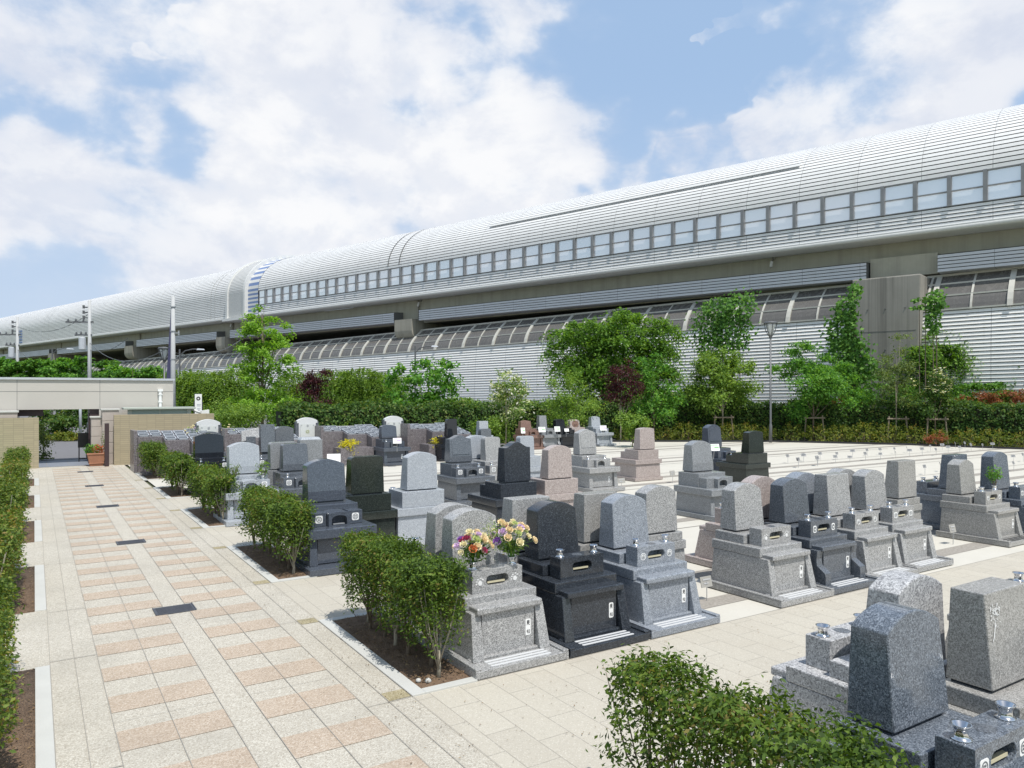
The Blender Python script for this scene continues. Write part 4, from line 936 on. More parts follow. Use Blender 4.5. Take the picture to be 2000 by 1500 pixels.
grave('narrow light grey gravestone with steel vase and round crest', 10.06, 15.75, -1, 'light', 'C', 'round', w=.46, wt=.46, zp=1.55, tall=(.86, 1.5, 1.53), emb='disc')
grave('small pale round-cornered stone from behind, left of the pink one', 11.45, 18.4, 1, 'pale', 'C', 'round', w=.46, wt=.45, tall=(.9, 1.46, 1.49))
grave('light speckled gravestone with a house-shaped top and framed face', 13.14, 15.72, -1, 'light', 'C', 'house', bevel=1.10, frame=True, emb=None, w=.60, wt=.58, zs=1.55, zp=1.66)
grave('pink gravestone seen from behind on a stepped base, alone in the pale plots', 15.87, 18.4, 1, 'pink', 'C', w=.62, zs=1.57, zp=1.61)
grave('dark gravestone with a slanted face behind the lone grey one, small card in front', 18.30, 15.75, -1, 'navy', 'C', bevel=1.1, frame=True, emb=None, vases=False, w=.60, wt=.58, zs=1.56, zp=1.67)
grave('black round-topped gravestone from behind at the edge of the empty plots', 17.62, 15.72, 1, 'green', 'C', w=.64, zs=1.53, zp=1.58)
# fourth pair of rows and beyond
grave('glossy black gravestone with winged base and pale crests near the tiled wall', 4.02, 20.65, -1, 'black', 'C', bevel=1.06, emb='disc', w=.74, wt=.74, zs=1.50, zp=1.575, tall=(.90, 1.50, 1.575))
grave('small dark arched stone just behind the glossy black one', 4.35, 24.4, 1, 'slate', 'C', w=.62, tall=(.9, 1.48, 1.55))
tds = grave('tall dark square gravestone with a pale tablet at its left', 5.62, 20.8, -1, 'slate', 'C', 'flat', w=.40, wt=.39, zp=1.78, tall=(1.0, 1.78, 1.78), emb='disc')
mb = MB(); mb.hexa([(-.72, .95, 1.32), (-.24, .95, 1.42), (-.24, 1.0, 1.42), (-.72, 1.0, 1.32), (-.72, .99, 1.60), (-.24, .99, 1.70), (-.24, 1.04, 1.70), (-.72, 1.04, 1.60)]); mb.obj('tablet', G['rough'], tds, bev=.006); mb = MB(); mb.box(-.60, -.34, .94, 1.2, .936, 1.45); mb.obj('tablet_base', G['slate'], tds, bev=.006)
grave('dark arched stone from behind, left of the white column stele', 6.22, 23.4, 1, 'slate', 'C', w=.56, tall=(.9, 1.62, 1.70))
grave('blue-black slanted gravestone with a white card in front of the stepped columbarium', 11.38, 25.6, -1, 'navy', 'C', bevel=1.02, w=.62, wt=.60, tall=(.95, 1.40, 1.46), emb=None, zs=1.4, zp=1.46)
grave('tall black square-cornered column beyond the framed slate stone', 13.95, 27.5, 1, 'black', 'C', 'round', w=.44, wt=.42, tall=(.95, 1.6, 1.64))
grave('small slate round-cornered stone beyond the framed slate stone', 14.5, 25.8, 1, 'slate', 'C', 'round', w=.46, wt=.44, tall=(.8, 1.28, 1.31))
grave('tall pale grey square column among the far stones', 15.45, 27.6, 1, 'pale', 'C', 'flat', w=.42, wt=.42, tall=(.95, 1.52, 1.52))
E5 = [('brown slanted gravestone with a white card, in the farthest row', 20.05, 'brown', 'ogee', .62, (.86, 1.30, 1.34)), ('tall narrow grey column gravestone with a white card, in the farthest row', 21.05, 'mid', 'flat', .46, (.86, 1.55, 1.55)), ('black gravestone with a white card, in the farthest row', 22.1, 'black', 'arc', .58, (.86, 1.30, 1.36)),
      ('pale pink gravestone with a red oval inset, in the farthest row', 23.0, 'pink', 'arc', .66, (.86, 1.26, 1.34)), ('pale grey gravestone at the right end of the farthest row', 24.35, 'pale', 'arc', .60, (.88, 1.40, 1.46))]
far_g = []
for lb, x, m, tp, w, tl in E5: far_g.append(grave(lb, x, 29.25, -1, m, 'C', tp, w=w, wt=w * .9, tall=tl, emb=None, vases=False, plate=False, pill='scroll' if 'column' in lb else 'slant'))
hs = [c for c in far_g[3].children if c.name.startswith('headstone')][0]
mb = MB(); mb.lathe((0, 0, 0), [(.21, 0), (.21, .012)], 24); o = mb.obj('oval_inset', G['brown'], hs); o.rotation_euler = (R(90 - 8), 0, 0); o.location = (.02, .953, 1.10); o.scale = (1, .78, 1)
# two black graves behind the left hedge
grave('black polished grave at the left edge beyond the left hedge', -1.75, 16.3, -1, 'black', 'C', w=.62, emb=None, plate=False)
grave('black polished grave by the left tiled wall, beyond the left hedge', -2.35, 22.6, -1, 'black', 'C', w=.62, emb=None, plate=False)
grave('grey-blue low grave at the left edge beside the nearer left hedge', -1.75, 11.6, -1, 'slate', 'A', w=.55, emb=None, plate=False)

# ------------------------------------------------------------------ hedges along the path
def path_hedge(label, x0, x1, y0, y1, h, n, leaf, m, plants=7, group='clipped hedges along the path', stem_r=.016, dense=.55, seed=0, domes=0):
    root = thing('hedge', label, 'hedge', ((x0 + x1) / 2, y0, 0), 0, group)
    w = x1 - x0; ln = y1 - y0; nc = n // 7
    yy = rng.uniform(0, ln, nc); a = rng.uniform(0, 2 * PI, nc)
    fr = rng.beta(2.1, 1.1, nc)                         # share of height: more leaf towards the top
    rad = np.where(rng.random(nc) < dense, rng.uniform(.85, 1.05, nc), rng.uniform(.1, .95, nc))
    top = h * (1 + .04 * np.sin(yy * 5.1 + seed) + .03 * np.sin(yy * 11 + 2 * seed))
    dome = np.abs(np.sin(PI * yy * domes / ln)) ** .5 if domes else 1 + 0 * yy; top = top * (.60 + .40 * dome)
    z = top * (.20 + .80 * fr)
    prof = (.50 + .50 * dome) * np.sqrt(np.clip(1 - ((z / top - .55) / .62) ** 4, .25, 1)) * (.92 + .12 * np.sin(yy * 7 + seed + z * 4))
    prof *= np.clip(1.05 - .55 * np.clip((.42 - z / top) / .42, 0, 1), .3, 1.1)
    endf = np.clip(np.minimum(yy, ln - yy) / .22, 0, 1) ** .5
    x = np.sign(np.cos(a)) * np.abs(np.cos(a)) ** .7 * rad * w / 2 * prof * (.5 + .5 * endf) * 1.14
    capm = rng.random(nc) < .30; z = np.where(capm, top * rng.uniform(.90, 1.02, nc) - .10 * (1 - endf), z); x = np.where(capm, rng.uniform(-1, 1, nc) * w / 2 * .92 * (.5 + .5 * endf), x)
    yj = yy + rng.normal(0, .03, nc)
    c = np.stack([x, yj, z], 1); C = np.repeat(c, 7, 0) + rng.normal(0, leaf * .8, (nc * 7, 3)); Nn = np.repeat(np.stack([x * 1.6, (yj - ln / 2) * .15, .75 + 0 * x], 1), 7, 0)
    leaves('foliage', m, C, Nn, leaf, root, .48, .5)
    for i in range(plants):
        y = ln * (i + .5) / plants + random.uniform(-.06, .06); mb = MB(); bx = random.uniform(-.05, .05)
        mb.tube([(bx, y, -.03), (bx + .01, y + .01, .10 * h), (bx, y, .26 * h)], [stem_r * 1.5, stem_r * 1.3, stem_r], 6)
        for k in range(9):
            tx, ty = random.uniform(-.5, .5) * w * .85, y + random.uniform(-.26, .26); th = h * random.uniform(.72, .97); zs_ = h * random.uniform(.06, .28)
            mb.tube([(bx, y, zs_), (bx * .5 + tx * .55, y * .5 + ty * .5, h * .42), (tx, ty, th)], [stem_r * .55, stem_r * .38, stem_r * .15], 4)
        mb.obj('stem', M['bark'] if i % 3 else M['paletrunk'], root, smooth=True)
    return root
HL = ['clipped green hedge in the bottom foreground with bare stems showing', 'clipped green hedge beside the gravestone with bouquets', 'clipped hedge in the second bed, beside the dark crested gravestone', 'clipped hedge in the third bed up the path', 'small clipped hedge in the fourth bed up the path', 'small clipped hedge in the last bed, against the tiled wall']
for i, (a, b) in enumerate(RB):
    nn = (25000, 34000, 20000, 14000, 10500, 10500)[i]; lf = (.040, .038, .05, .055, .062, .065)[i]
    path_hedge(HL[i], 2.98, 3.50, a - .02 if i else .9, b - (.12 if i else .22), (1.0, 1.03, 1.0, .98, .95, .95)[i], nn, lf, L['hedge'], (9, 7, 7, 6, 6, 5)[i], dense=.6, seed=i)
LL = ['olive clipped hedge at the bottom left edge, nearest in the left row', 'second olive hedge along the left edge', 'third olive hedge of the left row, beside the black polished grave', 'fourth olive hedge of the left row', 'last rounded hedge of the left row, against the tiled wall']
for i, (a, b) in enumerate(LB[1:]):
    path_hedge(LL[i], -.66, -.17, a - .2, b + .22, .96, (20000, 15000, 10000, 8000, 7000)[i], (.042, .05, .058, .062, .066)[i], L['box'], (7, 7, 5, 5, 4)[i], 'clipped hedges left of the path', dense=.65, seed=i + 9, domes=(3, 3, 2, 2, 2)[i])

# ------------------------------------------------------------------ clipped boundary hedge and low shrubs
def along(pts, s):
    for (a, b) in zip(pts[:-1], pts[1:]):
        d = math.dist(a, b)
        if s <= d: return (a[0] + (b[0] - a[0]) * s / d, a[1] + (b[1] - a[1]) * s / d), ((b[0] - a[0]) / d, (b[1] - a[1]) / d)
        s -= d
    return pts[-1], ((b[0] - a[0]) / d, (b[1] - a[1]) / d)
def long_hedge(label, pts, h, w, n, leaf, m, name='hedge', cat='hedge'):
    tot = sum(math.dist(a, b) for a, b in zip(pts[:-1], pts[1:])); root = thing(name, label, cat, (pts[0][0], pts[0][1], 0)); base = np.array([pts[0][0], pts[0][1], 0])
    C = []; Nn = []
    for s in rng.uniform(0, tot, n // 5):
        (px, py), (tx, ty) = along(pts, s); nx, ny = ty, -tx
        hh = h * (1 + .035 * math.sin(s * 1.7) + .03 * math.sin(s * 4.3)); r = rng.random()
        if r < .36: o = rng.uniform(-1, 1) * w / 2; z = hh * rng.uniform(.93, 1.03); nn = (0, 0, 1)
        elif r < .90: o = -w / 2 * rng.uniform(.82, 1.06); z = hh * rng.uniform(.04, .98); nn = (-nx, -ny, .5)
        else: o = w / 2 * rng.uniform(.8, 1.05); z = hh * rng.uniform(.1, .98); nn = (nx, ny, .5)
        for _ in range(5): C.append((px + nx * o + rng.normal(0, .09), py + ny * o + rng.normal(0, .09), max(.03, z + rng.normal(0, .07)))); Nn.append(nn)
    # camera-facing side is -n or +n depending on direction: mirror so the dense side faces the plots
    leaves('foliage', m, np.array(C) - base, Nn, leaf, root, .6, .55)
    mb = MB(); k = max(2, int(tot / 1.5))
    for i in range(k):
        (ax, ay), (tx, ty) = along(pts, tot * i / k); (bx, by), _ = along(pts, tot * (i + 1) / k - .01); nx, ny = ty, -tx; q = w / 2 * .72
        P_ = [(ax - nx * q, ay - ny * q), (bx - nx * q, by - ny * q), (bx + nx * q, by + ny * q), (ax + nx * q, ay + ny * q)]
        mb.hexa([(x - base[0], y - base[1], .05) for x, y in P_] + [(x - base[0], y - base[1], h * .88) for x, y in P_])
    mb.obj('dark_core', M['hedgecore'], root); return root  # solid dark core added in place of inner twigs to block see-through
M['hedgecore'] = plain('dark_hedge_core', (.025, .032, .014), 1)
BD = [(46.0, 6.0), (43.0, 15.9), (40.4, 22.9), (35.8, 29.5), (28.0, 34.4), (19, 34.6), (9.5, 35.0)]
long_hedge('long clipped dark green boundary hedge behind the plots', BD, 2.05, 1.3, 70000, .14, L['back'])
ED = [(43.9, 5.0), (43.6, 8), (40.2, 15), (37.8, 21.4), (33.9, 27.0), (26.4, 31.7)]
mb = MB()
for (a, b_) in zip(ED[:-1], ED[1:]):
    d_ = Vector((b_[0] - a[0], b_[1] - a[1], 0)).normalized(); n_ = Vector((-d_.y, d_.x, 0)) * .04; A_, B_ = Vector((*a, 0)), Vector((*b_, 0)); mb.hexa([tuple(q + Vector((0, 0, z))) for z in (-.03, .09) for q in (A_ - n_, B_ - n_, B_ + n_, A_ + n_)])
struct(mb.obj('plot_edging', M['black']))
BL = [(43.3, 6.5), (41.0, 15.1), (38.5, 21.8), (34.4, 27.6), (27.0, 32.2)]
tot = sum(math.dist(a, b) for a, b in zip(BL[:-1], BL[1:])); k = 0; s = .3
nlow = int(tot / 1.15); lowp = None; per = tot / nlow
for k in range(nlow):
    (px, py), t_ = along(BL, per * (k + .5))
    if lowp is None:
        lowp = thing('low_shrub', 'knee-high yellow-green shrub in the row in front of the clipped hedge', 'shrub', (px, py, 0), 0, 'low shrubs in front of the clipped hedge')
        C = []; Nn = []
        p, d = inell(150, (0, 0, .42, .62, .5, .36), .2, 1); a_, b_ = sprays(p, d + np.array([0, 0, .5]), .3, .3, .04, .02); a_[:, 2] = np.maximum(a_[:, 2], .06); leaves('foliage', L['low'], a_, b_, .085, lowp, .5, .5)
        mb = MB()
        for _ in range(12): x, y = random.uniform(-.25, .25), random.uniform(-.2, .2); mb.tube([(x, y, 0), (x * 1.8, y * 1.8, .45)], [.012, .006], 4)
        mb.obj('stem', M['bark'], lowp); o = lowp
    else: o = copy_tree(lowp); o.location = (px, py, 0)
    o.rotation_euler = (0, 0, random.uniform(0, 6.28)); q = random.uniform(.85, 1.2); o.scale = (q, q, q * random.uniform(.9, 1.15))
# photinia tops, red
def bush(name, label, cat, u, d, ells, m, n, leaf, slen=.45, droop=.3, upb=.3, step=.09, group=None, stems=True, base=None, **kw):
    s = d / FPX; b = at(u, d); crown = []
    for (eu, ev, ru, rv) in ells:
        dx = (eu - u) * s; dd = random.uniform(-.15, .15) * ru * s; crown.append((dx * cA + dd * sA, -dx * sA + dd * cA, H + (HOR - ev) * s, ru * s, ru * s * .85, rv * s))
    kw.setdefault('trunk', (max(.5, crown[0][2]), .06))
    return tree(name, label, cat, (b.x, b.y), crown, m, n, slen, droop, upb, leaf, step, kw.pop('spread', .04), group=group, **kw)
T = bush
# trees in front of the barrier (photo columns and rows give where each mass of leaves stands)
T('tall_young_tree', 'tall slender bright green tree in front of the white ring of the viaduct', 'tree', 512, 43,
  [(515, 608, 20, 22), (518, 636, 34, 20), (505, 655, 38, 20), (545, 648, 22, 16), (492, 682, 38, 20), (540, 690, 42, 22), (515, 715, 46, 24), (555, 712, 28, 20), (480, 680, 24, 14), (512, 750, 34, 18), (505, 790, 52, 30), (540, 800, 40, 26), (478, 795, 34, 24)], L['bright'], 1300, .14, .45, .35, .25, padr=.26, trunk=(7.2, .09), tm='bark', aspect=.55)
T('red_maple', 'small dark red maple left of the sparse round tree', 'tree', 615, 41, [(618, 738, 22, 16), (608, 756, 24, 18), (620, 775, 24, 18), (630, 725, 10, 8), (610, 790, 20, 14)], L['maple'], 420, .11, .4, .5, .1, trunk=(3.0, .05), tm='paletrunk')
T('broadleaf_tree', 'sparse broad-leaved tree with several pale stems behind the flat columbarium', 'tree', 822, 41,
  [(815, 705, 22, 14), (850, 722, 40, 18), (880, 745, 18, 16), (790, 740, 30, 22), (835, 752, 48, 26), (800, 785, 46, 28), (850, 790, 42, 28), (775, 790, 24, 24)], L['fresh'], 430, .19, .6, .35, .3, step=.14, stems=[(0, 0, -.7, .3, 3.2, .05), (.1, 0, .6, -.3, 3.4, .05), (-.1, .1, 0, 0, 4, .05)], trunk=(3.5, .05), tm='paletrunk', aspect=.6)
T('flowering_dogwood', 'pale young dogwood with a thin trunk before the white barrier', 'tree', 988, 37, [(990, 740, 22, 12), (998, 760, 34, 18), (975, 770, 26, 18), (1020, 775, 18, 12), (992, 795, 34, 22)], L['dogwood'], 330, .13, .4, .15, .2, trunk=(2.9, .035), tm='paletrunk', step=.11)
T('feathery_shrub', 'feathery light green multi-stemmed shrub beside the big weeping tree', 'tree', 1108, 39, [(1105, 765, 34, 20), (1095, 790, 42, 24), (1130, 790, 34, 24), (1110, 815, 40, 22), (1075, 800, 26, 18)], L['feather'], 420, .10, .7, .1, .7, stems=[(0, 0, -.6, .3, 2, .03), (0, 0, .5, -.2, 2.1, .03), (.1, 0, .1, 0, 2.3, .03)], trunk=(1.8, .03), tm='paletrunk')
T('weeping_tree', 'big round weeping tree covering the white barrier', 'tree', 1200, 51,
  [(1230, 640, 62, 30), (1170, 648, 52, 26), (1120, 655, 44, 22), (1280, 665, 44, 36), (1205, 690, 80, 40), (1105, 700, 34, 30), (1290, 715, 40, 38), (1140, 720, 50, 36), (1240, 745, 62, 38), (1170, 770, 40, 26)], L['weep2'], 2700, .17, 1.1, .9, .35, aspect=.5, pads=20, padr=.30, trunk=(5, .22), step=.12)
T('bright_tree', 'bright green leafy tree with slim trunk, right of the pale-trunked red maple', 'tree', 1277, 42, [(1275, 740, 34, 30), (1300, 770, 28, 24), (1258, 775, 30, 24), (1280, 800, 36, 20), (1265, 705, 22, 24)], L['fresh'], 430, .14, .5, .5, .2, trunk=(3, .05), stake=False)
T('red_maple', 'dark red maple with pale trunks in front of the big weeping tree', 'tree', 1212, 41, [(1215, 712, 20, 14), (1205, 735, 30, 18), (1230, 745, 26, 16), (1215, 765, 34, 16), (1245, 752, 14, 10)], L['maple'], 430, .10, .4, .4, .1, stems=[(0, 0, -.3, .1, 2.6, .035), (.05, 0, .5, .1, 2.6, .035)], trunk=(2.4, .045), tm='paletrunk')
T('feathery_tree', 'feathery upright tree with a straight slim trunk left of the street lamp', 'tree', 1411, 42.4, [(1412, 700, 12, 40), (1410, 725, 46, 22), (1385, 745, 34, 24), (1440, 740, 36, 26), (1410, 765, 60, 26), (1372, 765, 24, 16)], L['feather'], 1000, .13, .8, .15, .8, trunk=(4.6, .05), tm='paletrunk', stake=True)
T('bushy_tree', 'bushy mid green tree with support stakes right of the street lamp', 'tree', 1588, 41.7, [(1590, 700, 52, 24), (1555, 725, 44, 26), (1625, 725, 48, 28), (1590, 755, 66, 30), (1640, 770, 40, 24), (1580, 785, 50, 20)], L['fresh'], 1300, .13, .6, .45, .3, trunk=(3.4, .06), stake=True)
T('thin_tree', 'thin grey-green young tree with support stakes in front of the concrete pier', 'tree', 1750, 40.2, [(1758, 660, 12, 22), (1752, 700, 26, 26), (1748, 740, 34, 28), (1755, 775, 36, 24)], L['grey'], 330, .10, .55, .25, .5, trunk=(3.6, .035), tm='paletrunk', stake=True)
def blooms(root, C):
    q = C[rng.choice(len(C), 220)]; q = q[q[:, 2] > np.median(C[:, 2])]; q = q + np.array([-.1, -.15, .06]); p = np.repeat(q, 4, 0) + rng.normal(0, .06, (len(q) * 4, 3)) * np.array([1, 1, .25]); leaves('blossom', L['petal'], p, np.tile([0, 0, 1.], (len(p), 1)), .11, root, .8, .25)
T('white_flowering_tree', 'small tree with flat white flower clusters and support stakes', 'tree', 1826, 39.4, [(1828, 735, 26, 14), (1815, 755, 38, 18), (1845, 765, 36, 18), (1820, 785, 44, 20)], L['back'], 480, .11, .45, .15, .2, trunk=(3, .04), stake=True, extra=blooms)
T('weeping_bush', 'dark green weeping bush mound below the ivy strip right of the pier', 'bush', 1840, 49, [(1840, 665, 50, 24), (1800, 690, 40, 30), (1880, 690, 40, 36), (1840, 710, 62, 40), (1880, 735, 34, 30), (1800, 735, 36, 28)], L['weep2'], 2300, .16, 1.2, .9, .35, aspect=.5, pads=18, padr=.32, trunk=(3.4, .12), step=.11)
T('weeping_bush', 'dark leafy spray at the right edge against the white barrier', 'bush', 2012, 46, [(2010, 700, 22, 18), (2015, 730, 30, 30)], L['weep'], 160, .15, .8, .6, .2, trunk=(2.5, .06))
# ivy on the barrier and the pier
def ivy(label, u, d, ells, n, depth=.35):
    root = thing('ivy', label, 'ivy', tuple(at(u, d) - Vector((0, 0, H))), 0, 'ivy on the barrier'); s = d / FPX; b = at(u, d); C = []; Nn = []; ws = np.array([e[2] * e[3] for e in ells], float); ws /= ws.sum()
    for (eu, ev, ru, rv), w_ in zip(ells, ws):
        k = int(n * w_); a = rng.uniform(0, 2 * PI, k); r = np.sqrt(rng.random(k)) * np.where(rng.random(k) < .3, rng.uniform(1, 1.6, k), 1); du = (eu - u + ru * r * np.cos(a)) * s; z = H + (HOR - ev + rv * r * np.sin(a)) * s; q = rng.uniform(-depth, depth * .3, k) - .22 * np.maximum(0, z - 5.5)*0
        # spread over the wall plane: along Dv, pushed out towards the plots
        px = -Dv.x * du / .66 + Nv.x * (q + np.maximum(0, z - 8.2) * .55); py = -Dv.y * du / .66 + Nv.y * (q + np.maximum(0, z - 8.2) * .55)
        C.append(np.stack([px * .95, py * .95, np.maximum(z, .1)], 1)); Nn.append(np.tile([-Nv.x, -Nv.y, .5], (k, 1)))
    leaves('foliage', L['vine'], np.concatenate(C), np.concatenate(Nn), .22, root, .75, .5)
    mb = MB()
    for (eu, ev, ru, rv) in ells:
        du = (eu - u) * s / .66; mb.tube([(-Dv.x * du, -Dv.y * du, 0), (-Dv.x * du, -Dv.y * du, max(.5, H + (HOR - ev) * s))], [.04, .02], 5)
    mb.obj('stem', M['bark'], root); return root
ivy('broad ivy patch climbing the barrier windows above the feathery tree', 1412, 50.5, [(1405, 600, 26, 20), (1435, 605, 22, 30), (1395, 640, 28, 36), (1425, 650, 28, 40), (1400, 680, 26, 22)], 2600)
ivy('tall ivy column climbing along the left edge of the concrete pier', 1652, 46.5, [(1663, 575, 8, 22), (1652, 610, 14, 28), (1648, 650, 20, 36), (1655, 690, 26, 34), (1668, 720, 26, 30), (1660, 570, 6, 12)], 2600)
ivy('thin ivy strip climbing the barrier windows right of the pier', 1826, 45.5, [(1828, 590, 10, 26), (1824, 625, 9, 26), (1808, 600, 14, 4), (1815, 585, 16, 5)], 620)
# rank growth behind the hedge
wl = [('weeping_shrub', 'tangled creeper mound at the foot of the pier', 1690, 47, [(1690, 752, 60, 22), (1730, 765, 60, 24), (1650, 765, 40, 22)], 'vine'), ('weeping_shrub', 'creeper mound at the foot of the barrier on the right edge', 1930, 46, [(1930, 765, 60, 14), (1985, 762, 50, 16), (1880, 775, 40, 16)], 'vine'),
      ('weeping_shrub', 'low green growth behind the hedge below the feathery tree', 1375, 46, [(1370, 775, 46, 18), (1430, 780, 40, 18), (1340, 785, 30, 14)], 'vine'), ('weeping_shrub', 'dark growth in the shade right below the big weeping tree', 1300, 46, [(1330, 770, 30, 18), (1300, 785, 40, 18), (1240, 790, 36, 14)], 'back'),
      ('weeping_shrub', 'light green scrub behind the hedge beside the pale dogwood', 930, 44, [(930, 790, 46, 16), (890, 795, 34, 16), (960, 800, 40, 14), (1040, 800, 40, 14)], 'feather')]
for nm, lb, u, d, el, mt in wl: T(nm, lb, 'shrub', u, d, el, L[mt], 480, .16, .6, .5, .3, trunk=(1.2, .05), group='rank growth behind the hedge')
ww = [(355, 745, 34, 62, 'at the right end of the gatehouse roof'), (405, 748, 40, 60, 'behind the white sign'), (452, 745, 40, 60, 'left of the tall slender tree'), (580, 752, 36, 58, 'between the tall slender tree and the red maple'), (655, 745, 40, 58, 'just right of the red maple'), (705, 742, 36, 58, 'in the middle between red maple and sparse round tree'), (750, 750, 34, 58, 'just left of the sparse broad-leaved tree')]
for u, v, r, d, wh in ww:
    T('weeping_shrub', 'weeping creeper-covered shrub ' + wh, 'shrub', u, 52, [(u, v, r, 18), (u - 12, v + 22, r, 22), (u + 12, v + 35, r, 26), (u, v + 62, r, 24)], L['weep'], 640, .14, 1.5, 1.2, .5, step=.085, aspect=.36, pads=0, shell=(.5, 1.0), spread=.03, trunk=(2.6, .08), group='weeping shrubs behind the hedge')
for u, v, r, wh in ((20, 716, 34, 'at the left end of the gatehouse roof line'), (75, 722, 30, 'right of the first utility pole'), (128, 714, 38, 'forming the tallest mound above the gatehouse'), (205, 722, 36, 'right of the second utility pole'), (262, 728, 40, 'above the right half of the gatehouse')):
    T('roadside_bush', 'green roadside bush ' + wh, 'bush', u, 66, [(u, v, r, 14), (u - 14, v + 12, r, 16), (u + 14, v + 14, r, 16), (u, v + 45, r * 1.2, 30)], L['vine' if u % 2 else 'fresh'], 560, .22, .9, .6, .3, trunk=(3, .1), group='bushes beyond the gatehouse')
T('roadside_bush', 'dark leafy hedge bush seen through the gate opening', 'bush', 112, 44, [(100, 815, 34, 22), (140, 815, 34, 22), (120, 838, 50, 22), (165, 820, 24, 24), (85, 835, 20, 20)], L['back'], 700, .15, .5, .4, .2, trunk=(1, .05))
T('ground_cover_shrub', 'low yellow-green shrub strip seen through the gate opening', 'shrub', 118, 42, [(100, 853, 16, 5), (120, 853, 18, 5), (140, 854, 16, 5), (155, 854, 10, 5)], L['low'], 260, .11, .2, .3, .4, trunk=(.3, .02))
for u, v, ru, lb in ((660, 818, 70, 'feathery light green shrub behind the middle columbarium block'), (450, 810, 56, 'feathery light green shrub behind the gravestones near the white sign'), (960, 838, 28, 'feathery shrub beside the tall pale grey column'), (1235, 830, 22, 'small yellow-green shrub by the red maple trunk')):
    T('feathery_shrub', lb, 'shrub', u, 37, [(u, v, ru, 14), (u - ru * .4, v + 12, ru * .6, 14), (u + ru * .4, v + 10, ru * .6, 14)], L['feather'], 420, .10, .55, .15, .8, trunk=(.6, .03), group='feathery shrubs behind the stones')
T('photinia_hedge', 'red-tipped hedge top at the right edge behind the clipped hedge', 'hedge', 1945, 44, [(1920, 778, 30, 5), (1960, 777, 36, 6), (2000, 775, 30, 6), (1880, 783, 16, 4)], L['red'], 330, .12, .25, .0, .6, trunk=(1.6, .04))
T('photinia_hedge', 'small red-tipped shrub behind the clipped hedge near the pier', 'shrub', 1645, 44, [(1645, 786, 18, 5), (1630, 790, 12, 5)], L['red'], 110, .12, .25, .0, .6, trunk=(1.5, .04))
T('red_flowering_shrub', 'little shrub with red stems at the foot of the white-flowering tree', 'shrub', 1828, 37.5, [(1818, 858, 10, 9), (1840, 858, 10, 9)], L['red'], 70, .09, .25, .0, .6, trunk=(.4, .02))
T('leafy_shrub', 'little leafy shrub inside the left side of the gate opening', 'shrub', 84, 30, [(84, 870, 8, 30), (82, 845, 7, 14), (88, 895, 7, 10)], L['grey'], 120, .08, .3, .2, .3, trunk=(1.2, .02))

# ------------------------------------------------------------------ stepped columbarium blocks and white steles
slot0 = None
def columbarium(x0, y0, label, steps=3, sw=.78, h=1.18):
    global slot0
    root = thing('columbarium', label, 'columbarium', (x0, y0, 0), 0, 'stepped columbarium blocks')
    for i in range(steps):
        mb = MB(); yf = (steps - 1 - i) * .52; zt_ = lambda y: .98 + .19 * y - .01 * i; xa, xb = i * sw + .003, (i + 1) * sw - .003; mb.hexa([(xa, yf, 0), (xb, yf, 0), (xb, 2.0, 0), (xa, 2.0, 0), (xa, yf, zt_(yf)), (xb, yf, zt_(yf)), (xb, 2.0, zt_(2.0)), (xa, 2.0, zt_(2.0))]); mb.obj('stone_block', G['purple'], root, bev=.008)
        nrow = int((2.0 - yf) / .40)
        for r in range(nrow):
            for c in range(2):
                if slot0 is None:
                    mb = MB(); w = .17
                    for (a, b, c_, d) in ((-w, w, -w, -w + .035), (-w, w, w - .035, w), (-w, -w + .035, -w, w), (w - .035, w, -w, w)): mb.box(a, b, c_, d, 0, .045)
                    mb.box(-w, w, -w, w, -.006, .003); q = slot0 = mb.obj('slot_rim', G['pale'], root)
                    mb = MB(); mb.box(-w + .036, w - .036, -w + .036, w - .036, .004, .012); mb.obj('slot_shade', G['slate'], slot0)  # dark plate stands in for the shaded inside of an open slot
                else: q = copy_tree(slot0, root)
                q.location = (i * sw + .2 + c * .38, yf + .2 + r * .40, zt_(yf + .2 + r * .40) + .007); q.rotation_euler = (math.atan(.19), 0, 0)
    mb = MB(); mb.box(.2, sw * 2 - .05, -.35, .50, 0, .62); mb.box(-.05, steps * sw, -.45, 0, 0, .10); mb.obj('front_bench', G['purple'], root, bev=.008)
    mb = MB(); mb.box(-.12, -.01, .95, 2.1, 0, h + .22); mb.obj('end_slab', G['purple'], root, bev=.008)
    return root
for x, lb in ((2.95, 'purple-brown stepped columbarium against the tiled wall, leftmost of the blocks'), (5.85, 'purple-brown stepped columbarium between the two left white steles'), (9.35, 'purple-brown stepped columbarium right of the sunflower stele, with a yellow plant'), (12.95, 'purple-brown stepped columbarium behind the far black column, right of the third stele')):
    columbarium(x, 27.1, lb)
